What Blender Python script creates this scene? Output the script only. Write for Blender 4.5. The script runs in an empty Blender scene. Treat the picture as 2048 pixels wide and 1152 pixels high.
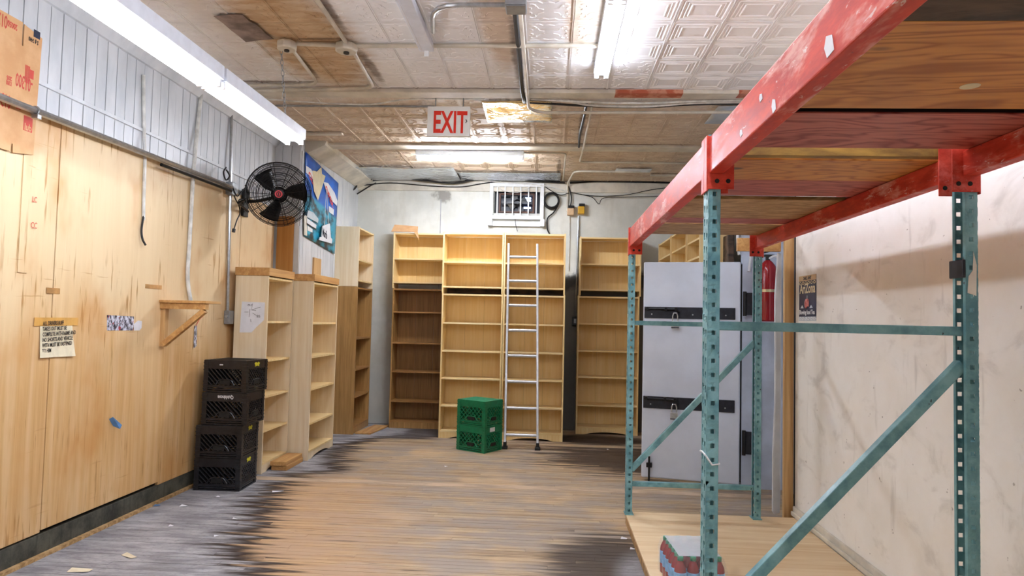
import bpy, bmesh, math, random
from mathutils import Vector, Matrix
random.seed(7)
sc = bpy.context.scene
COL = sc.collection

# ------------------------------------------------------------------ camera
FPX, IW, IH, CAMZ = 1370.0, 2048.0, 1152.0, 1.47
def cam_axes(vx=1100.0, vy=640.0, roll=0.02):
    d = Vector((vx-IW/2, -(vy-IH/2), FPX)).normalized()
    x = Vector((1, -roll, 0)); x.z = -(x.x*d.x+x.y*d.y)/d.z; x.normalize()
    z = d.cross(x)
    if z.y < 0: z = -z
    return x, d, z
AX, AY, AZ = cam_axes()
right = Vector((AX.x, AY.x, AZ.x)); up = Vector((AX.y, AY.y, AZ.y)); fwd = Vector((AX.z, AY.z, AZ.z))
cd = bpy.data.cameras.new('camera'); cam = bpy.data.objects.new('camera', cd); COL.objects.link(cam)
cd.sensor_width = 36; cd.lens = 36*FPX/IW; cd.clip_start = 0.02
cam.matrix_world = Matrix(((right.x, up.x, -fwd.x, 0), (right.y, up.y, -fwd.y, 0), (right.z, up.z, -fwd.z, CAMZ), (0, 0, 0, 1)))
sc.camera = cam
# ------------------------------------------------------------------ world, exposure
w = bpy.data.worlds.new('world'); sc.world = w; w.use_nodes = True
w.node_tree.nodes['Background'].inputs[0].default_value = (0.9, 0.95, 1, 1)
w.node_tree.nodes['Background'].inputs[1].default_value = 0.35
sc.view_settings.view_transform = 'Standard'; sc.view_settings.look = 'None'
sc.view_settings.gamma = 1; sc.view_settings.use_curve_mapping = False
sc.view_settings.exposure = 1.98
TUBE = 15.0

# measured points: a photo pixel met with a known plane of the room
def ray(u, v):
    c = Vector((u-IW/2, -(v-IH/2), FPX)); return Vector((AX.dot(c), AY.dot(c), AZ.dot(c)))
O = Vector((0, 0, CAMZ))
def onz(u, v, z=0.): r = ray(u, v); return O+r*((z-CAMZ)/r.z)
def onx(u, v, x): r = ray(u, v); return O+r*(x/r.x)
def ony(u, v, y): r = ray(u, v); return O+r*(y/r.y)

# ------------------------------------------------------------------ room numbers
CZ = 3.38; XL = -3.02; XP = -2.98; XJ = -2.72; YJ = 7.2; YB = 9.35; XR = 1.82; YN = -2.6

# ------------------------------------------------------------------ material toolkit
def lin(h):
    if isinstance(h, str):
        h = h.lstrip('#'); c = [int(h[i:i+2], 16)/255 for i in (0, 2, 4)]
        return tuple((x/12.92 if x <= .04045 else ((x+.055)/1.055)**2.4) for x in c)+(1,)
    return h
class B:
    def __init__(s, name):
        s.m = bpy.data.materials.new(name); s.m.use_nodes = True; s.nt = s.m.node_tree
        s.bs = s.nt.nodes['Principled BSDF']
    def n(s, t, **k):
        o = s.nt.nodes.new(t)
        for a, b in k.items(): setattr(o, a, b)
        return o
    def link(s, src, dst):
        if hasattr(src, 'is_output') or hasattr(src, 'links'): s.nt.links.new(src, dst)
        else: dst.default_value = src
    def pos(s): return s.n('ShaderNodeNewGeometry').outputs['Position']
    def obj(s): return s.n('ShaderNodeTexCoord').outputs['Object']
    def rnd(s): return s.n('ShaderNodeObjectInfo').outputs['Random']
    def sc(s, v, k):
        o = s.n('ShaderNodeVectorMath', operation='MULTIPLY'); s.link(v, o.inputs[0]); o.inputs[1].default_value = k; return o.outputs[0]
    def addv(s, v, f):
        o = s.n('ShaderNodeVectorMath', operation='ADD'); s.link(v, o.inputs[0]); s.link(f, o.inputs[1]); return o.outputs[0]
    def noise(s, v, scale=5., detail=4., rough=.55, dist=0.):
        o = s.n('ShaderNodeTexNoise'); s.link(v, o.inputs['Vector']); o.inputs['Scale'].default_value = scale
        o.inputs['Detail'].default_value = detail; o.inputs['Roughness'].default_value = rough; o.inputs['Distortion'].default_value = dist
        return o.outputs['Fac']
    def white(s, v):
        o = s.n('ShaderNodeTexWhiteNoise'); s.link(v, o.inputs['Vector']); return o.outputs['Value']
    def sep(s, v):
        o = s.n('ShaderNodeSeparateXYZ'); s.link(v, o.inputs[0]); return o.outputs
    def comb(s, x, y, z):
        o = s.n('ShaderNodeCombineXYZ')
        for i, a in enumerate((x, y, z)): s.link(a, o.inputs[i])
        return o.outputs[0]
    def ma(s, op, a, b=0., c=0.):
        o = s.n('ShaderNodeMath', operation=op)
        for i, x in enumerate((a, b, c)): s.link(x, o.inputs[i])
        return o.outputs[0]
    def sm(s, a, lo, hi, t0=0., t1=1.):
        o = s.n('ShaderNodeMapRange', interpolation_type='SMOOTHSTEP'); s.link(a, o.inputs[0])
        s.link(lo, o.inputs[1]); s.link(hi, o.inputs[2]); o.inputs[3].default_value = t0; o.inputs[4].default_value = t1
        return o.outputs[0]
    def mix(s, f, a, b, bt='MIX'):
        o = s.n('ShaderNodeMix', data_type='RGBA', blend_type=bt)
        s.link(f, o.inputs[0])
        for i, x in ((6, a), (7, b)): s.link(lin(x) if isinstance(x, str) else x, o.inputs[i])
        return o.outputs[2]
    def ell(s, xyz, cx, cy, rx, ry, a=0, b=1, soft=.5):
        # soft ellipse mask on two of the position axes
        p = s.ma('DIVIDE', s.ma('SUBTRACT', xyz[a], cx), rx); q = s.ma('DIVIDE', s.ma('SUBTRACT', xyz[b], cy), ry)
        d = s.ma('SQRT', s.ma('ADD', s.ma('MULTIPLY', p, p), s.ma('MULTIPLY', q, q)))
        return d
    def done(s, col, rough=.5, metal=0., bump=None, bs=.2, bd=.01, spec=.5):
        s.link(lin(col) if isinstance(col, str) else col, s.bs.inputs['Base Color'])
        s.link(rough, s.bs.inputs['Roughness']); s.bs.inputs['Metallic'].default_value = metal
        s.bs.inputs['Specular IOR Level'].default_value = spec
        if bump is not None:
            o = s.n('ShaderNodeBump'); o.inputs['Strength'].default_value = bs; o.inputs['Distance'].default_value = bd
            s.link(bump, o.inputs['Height']); s.nt.links.new(o.outputs[0], s.bs.inputs['Normal'])
        return s.m
def plain(name, c, rough=.5, metal=0., var=.12, scale=14., spec=.5):
    b = B(name); f = b.noise(b.pos(), scale, 4.)
    dark = tuple(x*(1-var*2) for x in lin(c)[:3])+(1,); lite = tuple(min(1, x*(1+var)) for x in lin(c)[:3])+(1,)
    return b.done(b.mix(b.sm(f, .3, .7), dark, lite), rough, metal, f, .06, .004, spec)
def wood(name, c1, c2, axis=2, s=30., rough=.45, knots=0., tint=.25, c3=None):
    b = B(name); p = b.pos(); p = b.addv(p, b.sc(b.comb(b.rnd(), b.rnd(), b.rnd()), (3., 5., 7.)))
    k = [s, s, s]; k[axis] = s*.045
    g = b.noise(b.sc(p, tuple(k)), 1., 5., .65, .6)
    k2 = [s*.12]*3; k2[axis] = s*.03
    h = b.noise(b.sc(p, tuple(k2)), 1., 3., .5, .3)
    col = b.mix(b.sm(g, .3, .72), c1, c2)
    col = b.mix(b.ma('MULTIPLY', b.sm(h, .35, .7), tint), col, c3 or c1)
    col = b.mix(b.ma('MULTIPLY', b.rnd(), .12), col, c1)
    return b.done(col, rough, 0, g, .08, .003)
def glow(name, c, st):
    b = B(name); b.bs.inputs['Base Color'].default_value = lin(c)
    b.bs.inputs['Emission Color'].default_value = lin(c); b.bs.inputs['Emission Strength'].default_value = st
    return b.m

# ------------------------------------------------------------------ geometry toolkit
WM = {}
def tag(o, label=None, cat=None, group=None, kind=None):
    for k, v in (('label', label), ('category', cat), ('group', group), ('kind', kind)):
        if v: o[k] = v
    return o
def root(name, label, cat, loc=(0, 0, 0), rz=0., group=None, mat=None):
    o = bpy.data.objects.new(name, None); COL.objects.link(o); o.empty_display_size = .05
    if mat is None: mat = Matrix.Translation(Vector(loc)) @ Matrix.Rotation(rz, 4, 'Z')
    o.matrix_world = mat; WM[o] = mat.copy()
    return tag(o, label, cat, group)
def meshobj(name, me, mat, parent=None, loc=None, kind=None):
    o = bpy.data.objects.new(name, me); COL.objects.link(o)
    if mat is not None and not me.materials: me.materials.append(mat)
    if parent: o.parent = parent
    if loc is not None: o.location = loc
    if kind: o['kind'] = kind
    return o
class MB:
    def __init__(s, world=True): s.v = []; s.f = []; s.world = world; s.T = None
    def add(s, vs, fs):
        n = len(s.v)
        s.v += [tuple(s.T @ Vector(p)) for p in vs] if s.T else [tuple(p) for p in vs]
        s.f += [tuple(i+n for i in f) for f in fs]; return s
    def box(s, x0, x1, y0, y1, z0, z1):
        return s.add([(x0, y0, z0), (x1, y0, z0), (x1, y1, z0), (x0, y1, z0), (x0, y0, z1), (x1, y0, z1), (x1, y1, z1), (x0, y1, z1)],
                     [(0, 3, 2, 1), (4, 5, 6, 7), (0, 1, 5, 4), (1, 2, 6, 5), (2, 3, 7, 6), (3, 0, 4, 7)])
    def bar(s, a, b, w, h, upv=(0, 0, 1)):      # rectangular bar from a to b
        a = Vector(a); b = Vector(b); d = (b-a).normalized(); u = Vector(upv)
        sd = d.cross(u)
        if sd.length < 1e-4: sd = d.cross(Vector((1, 0, 0)))
        sd.normalize(); u = sd.cross(d).normalized()
        P = [a-sd*w/2-u*h/2, a+sd*w/2-u*h/2, a+sd*w/2+u*h/2, a-sd*w/2+u*h/2]; Q = [p+(b-a) for p in P]
        return s.add(P+Q, [(0, 1, 2, 3), (7, 6, 5, 4), (0, 4, 5, 1), (1, 5, 6, 2), (2, 6, 7, 3), (3, 7, 4, 0)])
    def tube(s, pts, r, n=8, close=False, cap=True):
        P = [Vector(p) for p in pts]; m = len(P); rings = []; prev = None
        for i, p in enumerate(P):
            if close: t = P[(i+1) % m]-P[i-1]
            else: t = P[min(i+1, m-1)]-P[max(i-1, 0)]
            t.normalize()
            if prev is None:
                a = t.cross(Vector((0, 0, 1)))
                if a.length < .05: a = t.cross(Vector((1, 0, 0)))
            else: a = prev-t*prev.dot(t)
            a.normalize(); prev = a; c = t.cross(a)
            rr = r[i] if isinstance(r, (list, tuple)) else r
            rings.append([p+(a*math.cos(2*math.pi*k/n)+c*math.sin(2*math.pi*k/n))*rr for k in range(n)])
        vs = [q for g in rings for q in g]; fs = []
        for i in range(m if close else m-1):
            j = (i+1) % m
            for k in range(n): fs.append((i*n+k, i*n+(k+1) % n, j*n+(k+1) % n, j*n+k))
        if cap and not close: fs += [tuple(range(n-1, -1, -1)), tuple((m-1)*n+k for k in range(n))]
        return s.add(vs, fs)
    def cyl(s, a, b, r, n=16): return s.tube([a, b], r, n)
    def prism(s, poly, o, ux, uy, nrm, d0, d1):    # 2-D outline on axes ux,uy, thickness along nrm
        o = Vector(o); ux = Vector(ux); uy = Vector(uy); nrm = Vector(nrm); n = len(poly)
        vs = [o+ux*p[0]+uy*p[1]+nrm*d0 for p in poly]+[o+ux*p[0]+uy*p[1]+nrm*d1 for p in poly]
        fs = [tuple(range(n-1, -1, -1)), tuple(range(n, 2*n))]+[(i, (i+1) % n, n+(i+1) % n, n+i) for i in range(n)]
        return s.add(vs, fs)
    def lathe(s, prof, c, axis=(0, 0, 1), n=24):
        c = Vector(c); ax = Vector(axis).normalized(); a = ax.cross(Vector((1, 0, 0)))
        if a.length < .05: a = ax.cross(Vector((0, 1, 0)))
        a.normalize(); b = ax.cross(a); vs = []; fs = []
        for (r, h) in prof: vs += [c+ax*h+(a*math.cos(2*math.pi*k/n)+b*math.sin(2*math.pi*k/n))*r for k in range(n)]
        for i in range(len(prof)-1):
            for k in range(n): fs.append((i*n+k, i*n+(k+1) % n, (i+1)*n+(k+1) % n, (i+1)*n+k))
        fs += [tuple(range(n-1, -1, -1)), tuple((len(prof)-1)*n+k for k in range(n))]
        return s.add(vs, fs)
    def mesh(s, name, smooth=False, vs=None):
        me = bpy.data.meshes.new(name); me.from_pydata(vs or s.v, [], s.f); me.update()
        bm = bmesh.new(); bm.from_mesh(me); bmesh.ops.recalc_face_normals(bm, faces=bm.faces); bm.to_mesh(me); bm.free()
        if smooth:
            for p in me.polygons: p.use_smooth = True
        return me
    def build(s, name, mat, parent=None, bev=0., smooth=False, kind=None, label=None, cat=None, group=None, thick=0.):
        vs = s.v; loc = None
        if parent is not None:
            if s.world:
                inv = WM[parent].inverted(); vs = [tuple(inv @ Vector(p)) for p in vs]
        else:
            xs, ys, zs = zip(*vs); loc = Vector(((min(xs)+max(xs))/2, (min(ys)+max(ys))/2, min(zs)))
            vs = [tuple(Vector(p)-loc) for p in vs]
        o = meshobj(name, s.mesh(name, smooth, vs), mat, parent, loc, kind)
        WM[o] = WM[parent] if parent is not None else Matrix.Translation(loc)
        if smooth:
            m = o.modifiers.new('edge', 'EDGE_SPLIT'); m.split_angle = math.radians(40)
        if thick: m = o.modifiers.new('solid', 'SOLIDIFY'); m.thickness = thick; m.offset = 0
        if bev:
            m = o.modifiers.new('bevel', 'BEVEL'); m.width = bev; m.segments = 2; m.limit_method = 'ANGLE'
        return tag(o, label, cat, group)
def arc(c, r, a0, a1, ux, uy, n=6):
    c = Vector(c); ux = Vector(ux); uy = Vector(uy)
    return [c+ux*(r*math.cos(a0+(a1-a0)*i/n))+uy*(r*math.sin(a0+(a1-a0)*i/n)) for i in range(n+1)]
def rnd_path(pts, r=.05, n=4):                      # polyline with rounded corners
    P = [Vector(p) for p in pts]; out = [P[0]]
    for i in range(1, len(P)-1):
        a = (P[i-1]-P[i]); b = (P[i+1]-P[i]); q = min(r, a.length*.45, b.length*.45)
        A = P[i]+a.normalized()*q; C = P[i]+b.normalized()*q
        out += [A.lerp(P[i], t).lerp(P[i].lerp(C, t), t) for t in [k/n for k in range(n+1)]]
    return out+[P[-1]]
def smooth_path(pts, n=5):                          # Catmull-Rom
    P = [Vector(p) for p in pts]; P = [P[0]*2-P[1]]+P+[P[-1]*2-P[-2]]; out = []
    for i in range(1, len(P)-2):
        a, b, c, d = P[i-1:i+3]
        for k in range(n):
            t = k/n; out.append(.5*((2*b)+(c-a)*t+(2*a-5*b+4*c-d)*t*t+(3*b-a-3*c+d)*t**3))
    return out+[P[-2]]
def letters(name, s, size, mat, parent, at, rx, ux, sx=1., bold=0., align='LEFT', label=None):
    cu = bpy.data.curves.new(name, 'FONT'); cu.body = s; cu.size = size; cu.extrude = .0004; cu.offset = bold; cu.align_x = align
    cu.resolution_u = 2; cu.space_line = .95
    t = bpy.data.objects.new('tmp', cu); COL.objects.link(t)
    me = bpy.data.meshes.new_from_object(t.evaluated_get(bpy.context.evaluated_depsgraph_get()))
    bpy.data.objects.remove(t)
    rx = Vector(rx).normalized(); ux = Vector(ux).normalized(); nz = rx.cross(ux); at = Vector(at)
    T = Matrix(((rx.x*sx, ux.x, nz.x, at.x), (rx.y*sx, ux.y, nz.y, at.y), (rx.z*sx, ux.z, nz.z, at.z), (0, 0, 0, 1)))
    me.transform(WM[parent].inverted() @ T)
    o = meshobj(name, me, mat, parent); WM[o] = WM[parent]
    return tag(o, label)

# ------------------------------------------------------------------ materials
def m_floor():
    b = B('worn_wood_floor'); p = b.pos(); x, y, z = b.sep(p)
    row = b.ma('FLOOR', b.ma('DIVIDE', y, .057))
    rw = b.white(b.comb(row, b.ma('MULTIPLY', b.rnd(), 9.), 2.))
    st = b.noise(b.addv(b.sc(p, (2.0, 17.5, 1.)), b.comb(b.ma('MULTIPLY', rw, 2.), 0., 0.)), 1., 5., .62, .2)
    fine = b.noise(b.sc(p, (7., 130., 1.)), 1., 4., .7)
    big = b.noise(p, 1.1, 3.)
    cloud = b.noise(b.sc(p, (2.2, 4.5, 1.)), 1., 5., .62)
    col = b.mix(b.sm(rw, -.3, 1.3), '#9c8264', '#cfb690')
    col = b.mix(b.ma('MULTIPLY', b.sm(fine, .35, .7), .5), col, '#6e5038')
    col = b.mix(b.ma('MULTIPLY', b.sm(cloud, .36, .62), .7), col, '#9a8f87')
    col = b.mix(b.ma('MULTIPLY', b.sm(big, .5, .72), .5), col, '#e2bd8c')
    dist = b.ma('ADD', b.ma('MULTIPLY', b.ma('SUBTRACT', st, .5), 2.3), b.ma('MULTIPLY', b.ma('SUBTRACT', rw, .5), .55))
    # worn edge of the grey left side: distance right of a kinked line
    e1 = b.ma('SUBTRACT', x, b.ma('ADD', -1.86, b.ma('MULTIPLY', b.ma('SUBTRACT', y, 4.3), -.24)))
    e1 = b.ma('SUBTRACT', e1, b.sm(y, 6.15, 6.5, 0., .42))
    e1 = b.ma('SUBTRACT', e1, b.sm(y, 7.6, 8.9, 0., .9))
    e1 = b.ma('SUBTRACT', e1, b.sm(y, 4.3, 3.6, 0., .35))
    d1 = b.ma('ADD', e1, b.ma('MULTIPLY', dist, .36))
    col = b.mix(b.ma('MULTIPLY', b.ma('MULTIPLY', b.sm(d1, 1.3, .3), b.sm(y, 6.4, 5.9)), .5), col, '#cfa272')
    dark = b.sm(d1, .16, -.06)
    grey = b.sm(d1, -.06, -.32)
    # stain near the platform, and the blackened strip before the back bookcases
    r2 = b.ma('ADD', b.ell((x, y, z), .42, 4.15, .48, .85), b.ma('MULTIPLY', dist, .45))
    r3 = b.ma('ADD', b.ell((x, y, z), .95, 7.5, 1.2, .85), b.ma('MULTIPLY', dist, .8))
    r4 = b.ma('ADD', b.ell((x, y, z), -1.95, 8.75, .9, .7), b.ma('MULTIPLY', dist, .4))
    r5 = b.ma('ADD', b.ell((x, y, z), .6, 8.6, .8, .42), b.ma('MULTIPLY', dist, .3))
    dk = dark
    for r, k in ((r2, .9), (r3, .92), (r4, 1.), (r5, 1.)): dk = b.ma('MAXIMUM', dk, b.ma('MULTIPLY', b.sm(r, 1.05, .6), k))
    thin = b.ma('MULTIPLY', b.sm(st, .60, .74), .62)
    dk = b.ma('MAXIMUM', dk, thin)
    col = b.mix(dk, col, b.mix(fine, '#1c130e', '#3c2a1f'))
    g2 = b.noise(b.sc(p, (3., 9., 1.)), 1., 6., .7, .4); g3 = b.noise(p, 40., 3.)
    gc = b.mix(b.sm(g2, .3, .7), '#78767a', '#b4b2b4'); gc = b.mix(b.ma('MULTIPLY', b.sm(g3, .5, .75), .35), gc, '#4d4a4b')
    gp = b.ma('MAXIMUM', grey, b.ma('MULTIPLY', b.sm(b.ell((x, y, z), .6, 3.9, .25, .7), 1., .5), .8))
    gp = b.ma('MAXIMUM', gp, b.ma('MULTIPLY', b.sm(r4, .8, .5), .25))
    col = b.mix(gp, col, gc)
    return b.done(col, b.ma('ADD', .45, b.ma('MULTIPLY', g2, .3)), 0, fine, .12, .003)
def m_ceiling():
    b = B('old_tin_ceiling_paint'); p = b.pos(); x, y, z = b.sep(p)
    n1 = b.noise(p, 2.2, 5., .6); n2 = b.noise(b.sc(p, (1., 3., 1.)), 6., 4.); wob = b.ma('MULTIPLY', b.ma('SUBTRACT', n1, .5), .9)
    wob2 = b.ma('MULTIPLY', b.ma('SUBTRACT', n2, .5), .5)
    col = b.mix(b.sm(n1, .3, .7), '#f0f0f1', '#fbfbfc')
    tanc = b.mix(b.sm(n2, .3, .7), '#c5a27a', '#dcc4a2')
    m = b.ma('MULTIPLY', b.sm(b.ma('ADD', y, wob), 5.4, 6.2), .75)
    for cx, cy, rx, ry, k in ((-1.75, 4.6, .42, 1.15, .95), (-.36, 4.3, .15, .9, .6), (.17, 4.2, .13, .8, .6), (-2.5, 4.3, .5, 1.4, .3), (-1.6, 3.6, .3, .5, .9)):
        r = b.ma('ADD', b.ell((x, y, z), cx, cy, rx, ry), wob2)
        m = b.ma('MAXIMUM', m, b.ma('MULTIPLY', b.sm(r, 1.15, .55), k))
    col = b.mix(m, col, tanc)
    col = b.mix(b.ma('MULTIPLY', b.sm(n2, .62, .74), .2), col, '#94744f')
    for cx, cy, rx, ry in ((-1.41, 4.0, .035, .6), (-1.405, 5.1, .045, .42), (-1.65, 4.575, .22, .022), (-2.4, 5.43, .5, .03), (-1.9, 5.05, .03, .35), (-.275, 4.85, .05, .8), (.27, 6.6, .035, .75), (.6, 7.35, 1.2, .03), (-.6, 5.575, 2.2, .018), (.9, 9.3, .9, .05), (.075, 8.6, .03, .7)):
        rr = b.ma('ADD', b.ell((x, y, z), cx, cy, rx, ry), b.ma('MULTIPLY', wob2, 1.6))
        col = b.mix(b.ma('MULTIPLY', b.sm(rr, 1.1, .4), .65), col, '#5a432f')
    return b.done(col, .6, 0, n2, .10, .004, .3)
def m_ply():
    b = B('wall_plywood'); p = b.pos(); x, y, z = b.sep(p)
    g = b.noise(b.sc(p, (1., 26., .9)), 1., 5., .65, .8); h = b.noise(b.sc(p, (1., 1.2, .7)), 1.1, 4., .55, .4)
    ring = b.noise(b.sc(p, (1., 5., .35)), 1., 2., .5, 1.5)
    col = b.mix(b.sm(g, .2, .85), '#cc9c60', '#e2ba82')
    col = b.mix(b.ma('MULTIPLY', b.sm(ring, .45, .6), .35), col, '#ebcd9f')
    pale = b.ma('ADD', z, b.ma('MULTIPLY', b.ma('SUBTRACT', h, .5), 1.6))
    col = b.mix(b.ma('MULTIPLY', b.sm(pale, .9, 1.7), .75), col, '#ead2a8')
    sc1 = b.noise(b.sc(p, (1., 30., 2.4)), 1., 3., .6); msk = b.noise(p, 1.7, 2.)
    col = b.mix(b.ma('MULTIPLY', b.ma('MULTIPLY', b.sm(sc1, .57, .68), b.sm(msk, .40, .6)), .8), col, '#a8742f')
    stn = b.noise(b.sc(p, (1., 2.2, 1.3)), 1., 4.)
    col = b.mix(b.ma('MULTIPLY', b.sm(stn, .5, .72), .6), col, '#c98a40')
    scr = b.noise(b.sc(p, (1., 2.2, 40.)), 1., 3., .6)
    col = b.mix(b.ma('MULTIPLY', b.ma('MULTIPLY', b.sm(scr, .64, .7), b.sm(msk, .5, .6)), .5), col, '#b57f45')
    return b.done(col, .5, 0, g, .07, .003)
def m_white_board():
    b = B('white_painted_board'); p = b.pos(); n = b.noise(b.sc(p, (4., 4., 1.5)), 1.5, 5.); r = b.rnd()
    col = b.mix(b.sm(n, .3, .7), '#c6cace', '#dddfe2'); col = b.mix(b.ma('MULTIPLY', r, .25), col, '#bcc0c6')
    return b.done(col, .4, 0, n, .08, .004)
def m_backwall():
    b = B('stained_white_wall'); p = b.pos(); x, y, z = b.sep(p)
    n = b.noise(p, 2.5, 6., .62); n2 = b.noise(b.sc(p, (3., 1., .8)), 2., 5.)
    col = b.mix(b.sm(n, .3, .7), '#cfd0c8', '#e4e4dc'); col = b.mix(b.ma('MULTIPLY', b.sm(n2, .5, .75), .4), col, '#c3bfae')
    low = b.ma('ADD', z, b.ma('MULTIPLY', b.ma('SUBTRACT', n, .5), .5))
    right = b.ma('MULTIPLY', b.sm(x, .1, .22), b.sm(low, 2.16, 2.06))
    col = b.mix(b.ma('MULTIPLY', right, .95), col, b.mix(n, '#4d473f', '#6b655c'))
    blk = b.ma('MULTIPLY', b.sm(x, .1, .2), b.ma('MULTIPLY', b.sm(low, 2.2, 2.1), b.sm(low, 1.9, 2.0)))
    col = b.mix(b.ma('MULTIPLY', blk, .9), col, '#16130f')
    sp = b.ma('ADD', b.ell((x, y, z), -1.52, 3.17, .14, .13, 0, 2), b.ma('MULTIPLY', b.ma('SUBTRACT', b.noise(p, 9., 4.), .5), 1.8))
    col = b.mix(b.ma('MULTIPLY', b.sm(sp, 1., .5), .7), col, '#6f665c')
    g = b.ma('MULTIPLY', b.ma('MULTIPLY', b.sm(x, -1.9, -2.1), b.sm(low, 1.5, 1.0)), .35)
    col = b.mix(g, col, '#aaa89f')
    return b.done(col, .5, 0, n, .12, .006)
def m_rightwall():
    b = B('smudged_cream_wall'); p = b.pos(); n = b.noise(p, 1.6, 6., .62); s = b.noise(b.sc(p, (1., 1.4, 2.2)), 2.2, 5., .6, .6); v = b.noise(b.sc(p, (1., 9., 1.6)), 1.2, 4.)
    col = b.mix(b.sm(n, .3, .7), '#efebe2', '#faf8f3')
    col = b.mix(b.ma('MULTIPLY', b.sm(s, .52, .72), .45), col, '#b9b3a8'); col = b.mix(b.ma('MULTIPLY', b.sm(v, .6, .75), .35), col, '#a8a299')
    sp = b.noise(p, 24., 2.); col = b.mix(b.ma('MULTIPLY', b.sm(sp, .73, .76), .6), col, '#77685a')
    return b.done(col, .45, 0, n, .06, .006)
def m_redpaint(name, worn=.5):
    b = B(name); p = b.pos(); n = b.noise(b.sc(p, (6., 2.2, 6.)), 1., 5., .65, .4); n2 = b.noise(b.sc(p, (14., 5., 20.)), 1., 4., .7)
    col = b.mix(b.sm(n2, .3, .7), '#b83426', '#de5340'); w = b.ma('MULTIPLY', b.sm(b.ma('ADD', b.ma('MULTIPLY', n, .7), b.ma('MULTIPLY', n2, .3)), .52, .64), worn)
    col = b.mix(w, col, '#e9bdb2')
    ch = b.noise(b.sc(p, (30., 10., 34.)), 1., 4., .7, 1.2); col = b.mix(b.ma('MULTIPLY', b.sm(ch, .62, .66), b.ma('MULTIPLY', worn, b.sm(n, .42, .6))), col, '#efe6e2')
    dk = b.noise(b.sc(p, (24., 16., 24.)), 1.3, 4., .7); col = b.mix(b.ma('MULTIPLY', b.sm(dk, .66, .7), .5), col, '#5b3a4a')
    return b.done(col, b.ma('ADD', .3, b.ma('MULTIPLY', n2, .3)), 0, n, .05, .003, .25)
def m_tealpaint():
    b = B('teal_rack_paint'); p = b.pos(); n = b.noise(p, 9., 5., .65); ch = b.noise(b.sc(p, (40., 40., 16.)), 1., 3.)
    col = b.mix(b.sm(n, .3, .7), '#53868f', '#86b6ba'); col = b.mix(b.sm(ch, .70, .73), col, '#2b2a26')
    return b.done(col, .38, 0, n, .05, .002)
def m_cardboard():
    b = B('cardboard'); p = b.pos(); n = b.noise(p, 9., 5.); f = b.noise(b.sc(p, (1., 1., 120.)), 1., 2.)
    return b.done(b.mix(b.sm(n, .3, .7), '#cf9d6b', '#dcae7e'), .75, 0, f, .06, .002)
def m_foil(name, c='#e3e8ee', bump=.35, me=.75, ro=.3):
    b = B(name); n = b.noise(b.pos(), 5., 4., .6, .8)
    return b.done(c, ro, me, n, bump, .05)
def m_concrete():
    b = B('old_concrete'); p = b.pos(); n = b.noise(p, 7., 6., .7); v = b.noise(b.sc(p, (1., 20., 2.)), 1., 4.)
    col = b.mix(b.sm(n, .3, .7), '#2c2b25', '#5a584a'); col = b.mix(b.ma('MULTIPLY', b.sm(v, .55, .7), .6), col, '#1d1b18')
    return b.done(col, .8, 0, n, .3, .01)
def m_knotty(name, c1, c2, c3, ck, knots=True):
    b = B(name); p = b.addv(b.pos(), b.sc(b.comb(b.rnd(), b.rnd(), 0.), (5., 3., 0.)))
    o = b.n('ShaderNodeTexVoronoi'); b.link(b.sc(p, (2.3, 4.8, 1.)), o.inputs['Vector']); o.inputs['Scale'].default_value = 1.15; d = o.outputs['Distance']
    f = b.noise(b.sc(p, (.9, 3.4, 1.)), 1., 3., .5, .9); f = b.ma('ADD', f, b.ma('MULTIPLY', b.sm(d, .45, .0), .10))
    ring = b.ma('PINGPONG', b.ma('MULTIPLY', f, 13.), .5); ring = b.ma('MULTIPLY', ring, 2.)
    h = b.noise(b.sc(p, (5., 60., 1.)), 1., 3.); big = b.noise(p, 1.6, 3.)
    col = b.mix(b.sm(b.ma('MULTIPLY', ring, ring), 0., 1.), c2, c1); col = b.mix(b.ma('MULTIPLY', b.sm(h, .4, .7), .25), col, c3)
    col = b.mix(b.ma('MULTIPLY', b.sm(big, .5, .7), .4), col, c3)
    if knots: col = b.mix(b.ma('MULTIPLY', b.sm(d, .15, .09), .85), col, ck)
    return b.done(col, .5, 0, f, .04, .003)
def m_speck(name, c1, c2, s=18.):
    b = B(name); n = b.noise(b.sc(b.pos(), (s*.3, s, s)), 1., 5., .65, .5); return b.done(b.mix(b.sm(n, .35, .65), c1, c2), .6, 0, n, .08, .003)
def m_banner():
    b = B('blue_printed_banner'); p = b.pos(); x, y, z = b.sep(p); n = b.noise(p, 5., 4.); n2 = b.noise(b.sc(p, (1., 1.6, 3.)), 2.6, 4.)
    top = b.mix(b.sm(n, .3, .7), '#0d4fb0', '#1c6fd6'); low = b.mix(b.sm(n2, .4, .6), '#101a22', '#2aa0bd')
    zz = b.ma('ADD', z, b.ma('MULTIPLY', y, .12))
    return b.done(b.mix(b.sm(zz, 3.72, 3.66), top, low), .35)
def m_photo():
    b = B('colour_photo_print'); p = b.pos(); n = b.noise(b.sc(p, (1., 34., 26.)), 1., 4., .7); n2 = b.noise(b.sc(p, (1., 20., 20.)), 1.3, 2.)
    c = b.mix(b.sm(n, .42, .58), '#2a2436', '#d9dbe8'); return b.done(b.mix(b.sm(n2, .6, .64), c, '#a03a44'), .3)
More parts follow.
